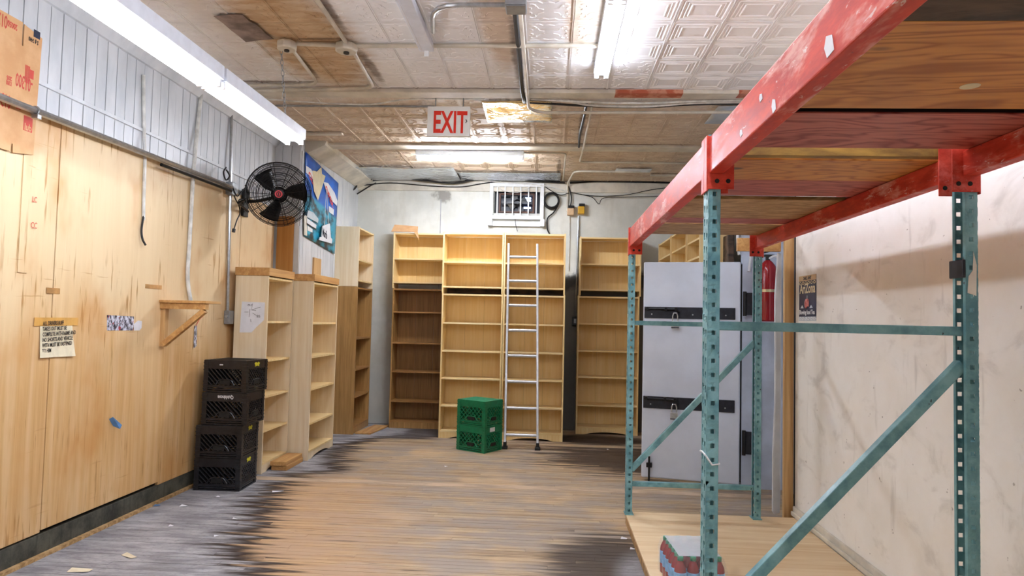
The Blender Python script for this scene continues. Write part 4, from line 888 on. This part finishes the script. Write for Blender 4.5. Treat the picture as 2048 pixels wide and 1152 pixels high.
# coil of black hose
hc = root('hose_coil', 'coil of black cable hanging beside the barred window', 'cable', (-.01, 9.31, 2.96))
c = ony(1103, 402, 9.31); m = MB()
for k in range(4): m.tube([(c.x+(.095+.006*(k % 2))*math.cos(t), 9.30+.010*k-.02, c.z+(.095+.005*k)*math.sin(t)) for t in [i*math.pi/12 for i in range(24)]], .013, 6, close=True)
m.build('coil', MT['cable'], hc, smooth=True); m = MB(); m.tube(smooth_path([c+Vector((.09, 0, -.06)), c+Vector((.03, 0, -.16)), c+Vector((-.05, 0, -.24)), c+Vector((-.05, 0, -.38)), c+Vector((-.02, 0, -.45))]), .010, 6); m.build('tail', MT['cable'], hc, smooth=True)
for (u, v, mt, lb, h) in ((1141, 424, 'pbox', 'beige bell box on the back wall conduit', .09), (1162, 421, 'ybox', 'yellow bell box on the back wall beside the beige one', .1)):
    p = ony(u, v, 9.30); r = root('wall_box', lb, 'electrical box', p); m = MB(); m.box(p.x-.045, p.x+.045, 9.24, 9.345, p.z-h/2, p.z+h/2); m.build('box', MT[mt], r, bev=.008)
    m = MB(); m.box(p.x-.03, p.x+.05, 9.26, 9.34, p.z+h/2, p.z+h/2+.04); m.build('terminal', MT['blackm'], r, bev=.003)
pipe('conduit', 'grey conduit from the yellow box down to the outlet', [ony(1157, 432, 9.32), ony(1154, 540, 9.32), ony(1151, 632, 9.32)], .012, 'grey')
cable('thin white wire down the wall from the beige box', [ony(1139, 432, 9.33), ony(1139, 470, 9.33), ony(1137, 540, 9.33)], .006, 'cablew')
p = ony(1150, 642, 9.30); r = root('outlet_box', 'black outlet box low between the back bookcases', 'electrical box', p); m = MB(); m.box(p.x-.035, p.x+.035, 9.28, 9.345, p.z-.06, p.z+.06); m.build('box', MT['blackm'], r, bev=.004); m = MB(); m.box(p.x-.015, p.x+.015, 9.275, 9.28, p.z-.03, p.z+.03); m.build('socket', MT['grey'], r)
yb = 9.31
cable('bundle of dark cable along the top of the back wall', [ony(735, 362, yb), ony(800, 357, yb), ony(880, 362, yb), ony(950, 360, yb), ony(1000, 358, yb), ony(1060, 362, yb-.04), ony(1130, 366, yb-.04)], .012, 'cable')
cable('second dark cable sagging along the top of the back wall', [ony(715, 372, yb), ony(780, 366, yb), ony(860, 372, yb), ony(920, 374, yb), ony(960, 368, yb), ony(1000, 362, yb)], .008, 'cable')
cable('thick black cable sagging under the silver foil', [ony(722, 366, yb-.09), ony(770, 352, yb-.09), ony(840, 360, yb-.09), ony(910, 366, yb-.09), ony(985, 352, yb-.09), ony(1070, 360, yb-.09), ony(1135, 356, yb-.09)], .014, 'cable')
cable('dark cable run above the right part of the back wall', [ony(1140, 366, yb), ony(1200, 363, yb), ony(1280, 364, yb), ony(1345, 366, yb)], .012, 'cable')
cable('pale wire along the top of the back wall near the window', [ony(860, 366, yb-.03), ony(920, 358, yb-.03), ony(1000, 364, yb-.03), ony(1090, 372, yb-.03), ony(1136, 384, yb-.03)], .007, 'cablew')
cable('tangled dark wire from the window to the coil', [ony(1085, 370, yb-.02), ony(1100, 380, yb-.02), ony(1120, 390, yb-.02), ony(1138, 386, yb-.02)], .006, 'cable')
cable('thin wire strung from the wall boxes to the right along the back wall', [ony(1140, 385, yb), ony(1190, 392, yb), ony(1250, 390, yb), ony(1300, 380, yb), ony(1345, 374, yb)], .005, 'cable')
cable('drooping thin wire loop on the right of the back wall', [ony(1160, 388, yb-.02), ony(1185, 395, yb-.02), ony(1198, 408, yb-.02), ony(1208, 396, yb-.02), ony(1260, 394, yb-.02), ony(1330, 392, yb-.02)], .005, 'cable')
cable('wires dropping from the ceiling corner to the wall boxes', [ony(1137, 372, yb), ony(1143, 395, yb), ony(1141, 412, yb)], .009, 'cable')
cable('pale wire crossing the bars of the window', [ony(995, 372, 9.27), ony(1010, 382, 9.27), ony(1040, 384, 9.27), ony(1062, 372, 9.27)], .005, 'cablew')
cable('thin cord dangling under the barred window', [ony(1030, 438, 9.29), ony(1032, 452, 9.30), ony(1035, 463, 9.31)], .004, 'cable')
cable('black rod end poking from the left back corner', [ony(714, 388, 9.2), ony(740, 372, 9.25), ony(752, 366, 9.28)], .010, 'cable')
cable('black cable knotted in the left back corner', [ony(690, 372, 8.9), ony(704, 380, 9.1), ony(712, 374, 9.15), ony(716, 366, 9.2), ony(735, 362, 9.3)], .012, 'cable')

# ================================================================== PALLET RACK
rk = root('pallet_rack', 'teal and red steel pallet rack filling the right side', 'rack', (1.05, 2.6, 0))
PT = .003
def holed(m, org, du, dv, W, H0, H1, hole, pitch=.0508):
    """strip W wide from H0 to H1 along dv, with rectangular holes (u0,u1,v0,v1) repeated each pitch"""
    us = sorted(set([0, W]+[h for q in hole for h in q[:2]])); org = Vector(org); du = Vector(du); dv = Vector(dv)
    vsn = sorted(set([0, pitch]+[h for q in hole for h in q[2:]])); k = 0
    while H0+k*pitch < H1-1e-4:
        for j in range(len(vsn)-1):
            a, c = H0+k*pitch+vsn[j], min(H0+k*pitch+vsn[j+1], H1)
            if c <= a: continue
            for i in range(len(us)-1):
                um, vm = (us[i]+us[i+1])/2, (vsn[j]+vsn[j+1])/2
                if any(q[0] < um < q[1] and q[2] < vm < q[3] for q in hole): continue
                P = [org+du*us[i]+dv*a, org+du*us[i+1]+dv*a, org+du*us[i+1]+dv*c, org+du*us[i]+dv*c]; m.add(P, [(0, 1, 2, 3)])
        k += 1
tear = [(.010, .028, .022, .036), (.014, .024, .010, .022), (.048, .066, .028, .042), (.052, .062, .016, .028)]
sq = [(.014, .030, .017, .033)]
def post(x, s, y0, base, top):
    """C-section: perforated web at x (76 mm along Y), flanges reaching s*41 mm inward"""
    m = MB()
    holed(m, (x, y0, 0), (0, 1, 0), (0, 0, 1), .076, base, top, tear)
    holed(m, (x, y0, 0), (s, 0, 0), (0, 0, 1), .042, base, top, sq)
    holed(m, (x, y0+.076, 0), (s, 0, 0), (0, 0, 1), .042, base, top, sq)
    for yy, d in ((y0, 1), (y0+.076, -1)): m.add([(x+s*.042, yy, base), (x+s*.042, yy+d*.014, base), (x+s*.042, yy+d*.014, top), (x+s*.042, yy, top)], [(0, 1, 2, 3)])
    o = m.build('post', MT['teal'], rk); mod = o.modifiers.new('w', 'WELD'); mod.merge_threshold = .0003; md = o.modifiers.new('s', 'SOLIDIFY'); md.thickness = PT; md.offset = 0
    m = MB(); m.box(min(x-s*.008, x+s*.055), max(x-s*.008, x+s*.055), y0-.010, y0+.086, base-.006, base); m.build('foot_plate', MT['teal'], rk)
XA, XZ = .572, 1.522
BZ0, BZ1 = 2.02, 2.155
PH = .085
frames = [(5.03, PH+.006), (2.53, PH+.006), (.02, .006)]
for (y0, base) in frames:
    post(XA, 1, y0, base, 2.165); post(XZ, -1, y0, base, 2.165)
    yc = y0+.038
    for zz in (1.463, .30):
        m = MB(); m.box(XA+.034, XZ-.034, yc-.02, yc+.02, zz-.0165, zz+.0165); m.build('brace', MT['teal'], rk, bev=.003)
    m = MB(); m.bar((XA+.038, yc, .40), (XZ-.038, yc, 1.345), .04, .038, (0, 1, 0)); m.build('diagonal_brace', MT['teal'], rk, bev=.003)
for (ya, yb_) in ((2.606, 5.03), (.096, 2.53)):
    for x0, s in ((XA, 1), (XZ, -1)):
        xa, xb = sorted((x0+s*.0, x0+s*.052))
        m = MB(); m.prism([(0, BZ0), (s*.052, BZ0), (s*.052, 2.11), (s*.028, 2.11), (s*.028, BZ1), (0, BZ1)], (x0, 0, 0), (1, 0, 0), (0, 0, 1), (0, 1, 0), ya+.004, yb_-.004); m.build('beam', MT['red'], rk, bev=.004)
        for ye, d in ((ya, 1), (yb_, -1)):
            m = MB(); yf = ye+d*.002
            m.box(min(x0-s*.006, x0+s*.09), max(x0-s*.006, x0+s*.09), min(yf, yf+d*.005), max(yf, yf+d*.005), 1.962, BZ1+.004)
            q = ye-d*.0375; m.box(min(x0-s*.010, x0-s*.004), max(x0-s*.010, x0-s*.004), min(yf+d*.005, q), max(yf+d*.005, q), 1.955, BZ1+.006)
            cn = m.build('beam_connector', MT['red2'], rk, bev=.002)
            for dx in (.028, .068):
                m = MB(); m.cyl((x0+s*dx, yf-d*.001, 1.992), (x0+s*dx, yf+d*.006, 1.992), .0085, 12); m.build('bolt_hole', MT['darkgap'], cn)
m = MB(); z = .967; y0 = 2.53
m.tube([(XA-.004, y0-.004, z+.03), (XA-.006, y0+.04, z+.035), (XA-.004, y0+.08, z+.03), (XA+.046, y0+.08, z+.01), (XA+.046, y0-.004, z), (XA+.02, y0-.006, z-.004), (XA-.004, y0-.004, z+.03)], .0035, 5)
m.build('cable_tie', MT['white'], label='white cable tie around the front teal post', cat='cable tie')
m = MB(); y1 = 2.53; m.add([(1.484, y1-.004, 1.60), (1.514, y1-.004, 1.59), (1.516, y1-.004, 1.70), (1.506, y1-.004, 1.745), (1.502, y1-.004, 1.68), (1.488, y1-.004, 1.66)], [tuple(range(6))]); m.build('paper_remnant', MT['trimw'], thick=.001, label='torn paper label on the right teal post', cat='label')
r = root('tape_band', 'dark tape wrapped round the right teal post', 'tape', (1.50, 2.55, 1.66)); m = MB(); m.box(1.468, 1.479, 2.526, 2.612, 1.655, 1.72); m.build('band', MT['strap'], r, bev=.003)
# deck boards lying on the beams
XD0, XD1 = XA+.030, XZ-.030
for (ya, yb_, zb, th, mt, nm, lb) in ((.11, .75, 2.1115, .018, 'knot', 'deck_board', 'knotty plywood deck panel on the rack above the viewer'), (.78, 1.45, 2.1115, .03, 'darkwood', 'deck_board', 'blackened deck board at the top right corner of the rack'), (1.452, 2.04, 2.1115, .018, 'knot', 'deck_board', 'large orange knotty plywood panel on the near rack bay'),
        (2.09, 2.50, 2.1115, .006, 'redwood', 'deck_board', 'wide red-stained board just before the front rack posts'), (1.95, 2.2, 2.1300, .03, 'darkgap', 'deck_board', 'added black board that darkens the gap in the near rack bay'), (3.4, 3.6, 2.1420, .03, 'darkgap', 'deck_board', 'added black board that darkens the gap in the far rack bay'), (2.616, 2.66, 2.1115, .04, 'yellow', 'deck_board', 'narrow timber with yellow marks behind the front rack posts'), (2.69, 3.07, 2.1115, .018, 'knot', 'deck_board', 'yellowish plywood strip with black grain on the far rack bay'), (3.072, 3.45, 2.1115, .03, 'redwood', 'deck_board', 'red-stained board in the middle of the far rack bay'),  # two near-black boards are added over the gaps to keep them dark
        (3.55, 4.2, 2.1115, .018, 'osb', 'deck_board', 'pale chipboard panel on the far rack bay'), (4.205, 4.42, 2.1115, .03, 'redwood', 'deck_board', 'narrow red-stained board near the end of the rack'), (4.46, 5.0, 2.1115, .018, 'osb', 'deck_board', 'last pale chipboard panel at the far end of the rack')):
    m = MB(); m.box(XD0+.002, XD1-.002, ya, yb_, zb, zb+th); m.build(nm, MT[mt], bev=.0015, label=lb, cat='board', group='deck boards on the rack')
p = onz(1940, 173, 2.1105); m = MB(); m.lathe([(.024, 0), (.024, .0012)], p, (0, 0, 1), 20); m.build('wood_plug', MT['cream'], next(o for o in bpy.data.objects if o.get('label', '').startswith('large orange knotty')))
# paint flakes / paper remains on the beam
for (u, v, w_, h_) in ((1668, 78, .05, .045), (1552, 205, .035, .035), (1525, 190, .03, .02), (1485, 262, .03, .02)):
    p = onx(u, v, XA-.001); m = MB(); m.prism([(0, 0), (w_*.7, -.004), (w_, h_*.5), (w_*.8, h_), (w_*.2, h_*.8)], (XA-.0015, p.y, p.z-h_/2), (0, 1, 0), (0, 0, 1), (1, 0, 0), 0, .001); m.build('paper_residue', MT['paper'], rk)

# platform
pf = root('floor_platform', 'raised plywood platform on the floor under the rack', 'platform', (1.18, 3.0, 0))
m = MB(); m.box(.573, 1.785, .1, 5.12, .067, .085); m.build('top_sheet', MT['deckp'], pf, bev=.002)
for x in (.58, 1.15, 1.74): m = MB(); m.box(x, x+.04, .1, 5.115, 0, .0665); m.build('runner', MT['osb'], pf)

# ================================================================== BOTTLE PACK
bpk = root('bottle_pack', 'shrink-wrapped pack of red drink bottles with blue labels on the platform', 'drinks pack', (.775, 3.76, PH), .06)
prof = [(.026, 0), (.031, .006), (.031, .05), (.029, .06), (.031, .07), (.031, .125), (.028, .145), (.016, .170), (.0135, .176), (.0135, .180)]
m = MB(False); m.lathe(prof, (0, 0, 0), (0, 0, 1), 14); bme = m.mesh('bottle', True); bme.materials.append(MT['drink'])
m = MB(False); m.lathe([(.0316, .055), (.0319, .058), (.0319, .118), (.0316, .122)], (0, 0, 0), (0, 0, 1), 14); lme = m.mesh('label', True); lme.materials.append(MT['label'])
m = MB(False); m.lathe([(.0155, .178), (.0155, .196), (.014, .198)], (0, 0, 0), (0, 0, 1), 12); cme = m.mesh('cap', True); cme.materials.append(MT['cap'])
for i in range(4):
    for j in range(6):
        o = meshobj('bottle', bme, None, bpk, (-.0975+.065*i, -.1625+.065*j, 0)); WM[o] = WM[bpk]
        meshobj('bottle_label', lme, None, o); meshobj('cap', cme, None, o)
m = MB(False); vs = []; nx, ny = 12, 18
def wz(x, y): return .2005+.0025*math.sin(x*97)*math.sin(y*97)
X1, Y1 = .132, .197
tp = [(-.118, -.183), (.118, -.183), (.118, .183), (-.118, .183)]
ringp = lambda r_, z: [(X1*sx*r_ if abs(k) else 0, Y1*sy*r_, z) for sx, sy, k in ((-1, -1, 1), (1, -1, 1), (1, 1, 1), (-1, 1, 1))]
lv = [ringp(1, .004), ringp(1, .14), [(p[0], p[1], .195) for p in tp], [(p[0]*.9, p[1]*.9, .2) for p in tp]]
vs = [p for q in lv for p in q]; fs = [(i*4+k, i*4+(k+1) % 4, (i+1)*4+(k+1) % 4, (i+1)*4+k) for i in range(3) for k in range(4)]
m.add(vs, fs); m.build('shrink_wrap', MT['wrap'], bpk, smooth=True)
rw_ = random.Random(4); m = MB(False); vs = []; fs = []
for j in range(13):
    for i in range(9): vs.append((-.106+.212*i/8, -.165+.330*j/12, .2005+rw_.uniform(-.001, .003)))
for j in range(12):
    for i in range(8): k = j*9+i; fs.append((k, k+1, k+10, k+9))
m.add(vs, fs); m.build('top_film', MT['film'], bpk, smooth=True)

# ================================================================== COOLER DOOR
dA, dB = Vector((.872, 6.490, .035)), Vector((1.715, 6.288, .035)); dv = (dB-dA); DW = dv.length; DH = 2.0
DMt = Matrix.Translation(dA) @ Matrix.Rotation(math.atan2(dv.y, dv.x), 4, 'Z')
dr = root('cooler_door', 'open white insulated cooler door with two black bolt straps', 'door', mat=DMt)
m = MB(False); m.box(0, DW, 0, .09, 0, DH); m.build('leaf', MT['cooler'], dr, bev=.012)
m = MB(False); m.box(DW-.012, DW+.02, .03, .085, .02, DH-.02); m.build('gasket', MT['rubber'], dr, bev=.004)
for z0, hgt in ((1.475, .105), (.64, .11)):
    m = MB(False); m.box(.012, DW-.045, -.012, -.001, z0, z0+hgt); stp = m.build('strap', MT['strap'], dr, bev=.002)
    m = MB(False); m.tube([(.015, -.026, z0+hgt*.82), (.20, -.026, z0+hgt*.82)], .010, 8); m.tube([(.16, -.026, z0+hgt*.82), (.30, -.026, z0+hgt*.78), (.33, -.026, z0+hgt*.55)], .012, 8); m.build('slide_bolt', MT['blackm'], stp)
    for x in (.04, .21, .30): m = MB(False); m.box(x-.012, x+.012, -.042, -.012, z0+hgt*.66, z0+hgt*.98); m.build('bolt_keeper', MT['blackm'], stp, bev=.002)
    for x in (.08, .45, .74): m = MB(False); m.cyl((x, -.018, z0+hgt*.35), (x, -.012, z0+hgt*.35), .007, 8); m.build('rivet', MT['galv'], stp)
    if z0 > 1: m = MB(False); m.tube([(.60, -.0135, z0+.075), (.575, -.0135, z0+.07), (.59, -.0135, z0+.05), (.60, -.0135, z0+.03), (.575, -.0135, z0+.02)], .003, 4); m.build('scratch_mark', MT['paper'], stp)
    pd = root('padlock', ('silver padlock on the upper strap of the cooler door', 'silver padlock on the lower strap of the cooler door')[z0 < 1], 'padlock', mat=DMt @ Matrix.Translation((.295, -.045, z0+hgt*.3)), group='padlocks on the cooler door')
    m = MB(False); m.tube([(-.022, 0, -.06), (-.022, 0, -.01), (-.013, 0, .018), (.013, 0, .018), (.022, 0, -.01), (.022, 0, -.06)], .006, 8); m.build('shackle', MT['galv'], pd, smooth=True)
    m = MB(False); m.box(-.034, .034, -.014, .014, -.125, -.055); m.build('body', MT['galv'], pd, bev=.006)
    m = MB(False); m.box(-.034, .034, -.0145, .0145, -.123, -.105); m.build('bumper', MT['navy'], pd, bev=.006)
for z in (1.62, .38): 
    m = MB(False); m.cyl((DW+.035, -.008, z-.11), (DW+.035, -.008, z+.11), .016, 12); hn = m.build('hinge', MT['blackm'], dr); m = MB(False); m.box(DW+.035, DW+.10, -.006, .008, z-.10, z+.10); m.build('hinge_leaf', MT['strap'], hn)
m = MB(False); m.cyl((.075, -.03, -.03), (.075, -.03, .20), .009, 8); m.box(.05, .10, -.036, -.001, .10, .14); m.build('foot_bolt', MT['blackm'], dr)
# cooler side: plastic strip, extinguisher, hose
m = MB(); m.prism([(1.712, .06), (1.725, .035), (1.765, .05), (1.772, .2), (1.772, 2.02), (1.742, 2.03), (1.722, 1.7), (1.726, .9), (1.712, .5)], (0, 5.36, 0), (1, 0, 0), (0, 0, 1), (0, 1, 0), 0, .03)
m.build('plastic_strip', MT['plastic'], bev=.008, label='cloudy white plastic strip hanging beside the wooden post', cat='strip')
fe = root('fire_extinguisher', 'red fire extinguisher with a pale band, behind the rack post', 'extinguisher', (1.895, 6.10, 1.50))
c = (1.895, 6.10, 1.50); m = MB(); m.lathe([(.06, 0), (.074, .012), (.074, .44), (.066, .485), (.04, .52), (.022, .535)], c, (0, 0, 1), 24); m.build('cylinder', MT['extin'], fe, smooth=True)
m = MB(); m.lathe([(.0755, .255), (.0755, .278)], c, (0, 0, 1), 24); m.build('band', MT['brass'], fe, smooth=True)
m = MB(); m.lathe([(.02, .53), (.02, .57)], c, (0, 0, 1), 12); m.box(1.86, 1.95, 6.08, 6.12, 2.065, 2.085); m.bar((1.86, 6.10, 2.10), (1.96, 6.10, 2.13), .018, .012); m.build('valve_handle', MT['blackm'], fe)
m = MB(); m.tube(smooth_path([(1.90, 6.09, 2.05), (1.95, 6.06, 2.07), (1.985, 6.06, 2.0), (1.978, 6.06, 1.85), (1.972, 6.06, 1.70)]), .010, 8); m.build('hose', MT['plastic'], fe, smooth=True)
m = MB(); m.box(1.83, 1.96, 6.165, 6.31, 1.70, 1.74); m.build('wall_hook', MT['grey'], fe)
m = MB(); m.tube(smooth_path([(1.70, 6.29, 2.10), (1.68, 6.27, 2.28), (1.74, 6.27, 2.36), (1.80, 6.29, 2.33), (1.81, 6.297, 2.15), (1.79, 6.297, 1.95)]), .014, 8); m.build('white_hose', MT['plastic'], smooth=True, label='looped white hose above the cooler door', cat='hose')
m = MB(); m.box(1.63, 1.69, 6.42, 6.6, 2.03, 2.3); m.build('insulation_wad', MT['darkwood'], bev=.01, label='dark wad of insulation above the cooler door', cat='insulation')

# ================================================================== POSTER ON THE RIGHT WALL
po = root('poster', 'small navy drink poster reading AriZona on the cream wall', 'poster', (XR, 4.96, 1.52))
ya, yb_ = 5.125, 4.80
def prect(nm, y0, y1, z0, z1, mt, d): m = MB(); m.box(XR-d-.0006, XR-d, min(y0, y1), max(y0, y1), z0, z1); return m.build(nm, MT[mt], po)
prect('sheet', ya, yb_, 1.527, 1.826, 'azblue', .001); prect('top_band', ya, yb_, 1.79, 1.828, 'aztan', .002); prect('bottom_band', ya, yb_, 1.505, 1.535, 'azpale', .002)
m = MB(); m2 = MB()
for k in range(6):
    y = ya-.03-.053*k
    m.tube([(XR-.003, y+.018*math.cos(t), 1.775+.010*math.sin(t)) for t in [i*1.047 for i in range(6)]], .003, 4, close=True); m2.tube([(XR-.003, y+.018*math.cos(t), 1.521+.010*math.sin(t)) for t in [i*1.047 for i in range(6)]], .003, 4, close=True)
m.build('chain_motif', MT['cream'], po); m2.build('chain_motif', MT['white'], po)
letters('poster_lettering', 'AriZona', .098, MT['cream'], po, (XR-.003, 5.105, 1.703), (0, -1, 0), (0, 0, 1), .86, .002)
letters('poster_lettering', 'DALE ANT', .032, MT['ink'], po, (XR-.003, 5.04, 1.798), (0, -1, 0), (0, 0, 1), 1., .001)
letters('poster_lettering', 'Blowing Iced Tea', .044, MT['white'], po, (XR-.003, 5.115, 1.552), (0, -1, 0), (0, 0, 1), .95, .001)
m = MB(); m.tube([(XR-.003, 4.965+.022*math.cos(t), 1.625+.030*math.sin(t)) for t in [-1.1+i*.54 for i in range(10)]], .010, 5); m.build('arch_motif', MT['azpink'], po)
m = MB()
for y in (5.06, 4.89): m.prism([(-.03, 0), (.03, 0), (0, .022)], (XR-.0035, y, 1.595), (0, 1, 0), (0, 0, 1), (1, 0, 0), 0, .001)
m.prism([(-.006, 0), (.006, 0), (.004, .03), (-.004, .03)], (XR-.0035, 4.965, 1.655), (0, 1, 0), (0, 0, 1), (1, 0, 0), 0, .001); m.build('tent_motif', MT['azpale'], po)

# ================================================================== FLOOR LITTER
for (u, v, w_, h_, mt, lb) in ((258, 1112, .11, .035, 'note', 'pale green paper strip on the grey floor'), (313, 1011, .05, .03, 'bluetape', 'blue crumpled wrapper by the left curb'), (367, 1012, .05, .03, 'paper', 'white crumpled paper beside the blue wrapper'),
        (556, 983, .09, .018, 'paper', 'white paper sliver on the floor right of the black crates'), (436, 994, .03, .02, 'paper', 'small white scrap in front of the black crates'), (160, 1141, .12, .05, 'note', 'yellowish paper smear at the bottom left of the floor'),
        (342, 1052, .03, .02, 'paper', 'tiny white scrap on the middle of the grey floor'), (433, 1072, .03, .015, 'paper', 'tiny white scrap at the worn edge of the floor'), (892, 933, .03, .02, 'paper', 'tiny white scrap before the green crates'), (1216, 899, .025, .02, 'paper', 'tiny white scrap before the right back bookcase'),
        (1248, 1077, .04, .03, 'paper', 'white scrap beside the platform edge'), (1265, 1098, .03, .02, 'paper', 'small scrap nearest the platform edge'), (470, 1038, .04, .012, 'paper', 'thin white sliver left of the worn boards')):
    p = onz(u, v, .003); k = random.uniform(-.6, .6); c, s = math.cos(k)*.5, math.sin(k)*.5
    m = MB(); m.add([(p.x-w_*c+h_*s, p.y-w_*s-h_*c, .002), (p.x+w_*c+h_*s, p.y+w_*s-h_*c, .006), (p.x+w_*c-h_*s, p.y+w_*s+h_*c, .003), (p.x-w_*c-h_*s, p.y-w_*s+h_*c, .010)], [(0, 1, 2, 3)])
    m.build('paper_scrap', MT[mt], thick=.001, label=lb, cat='litter', group='litter on the floor')
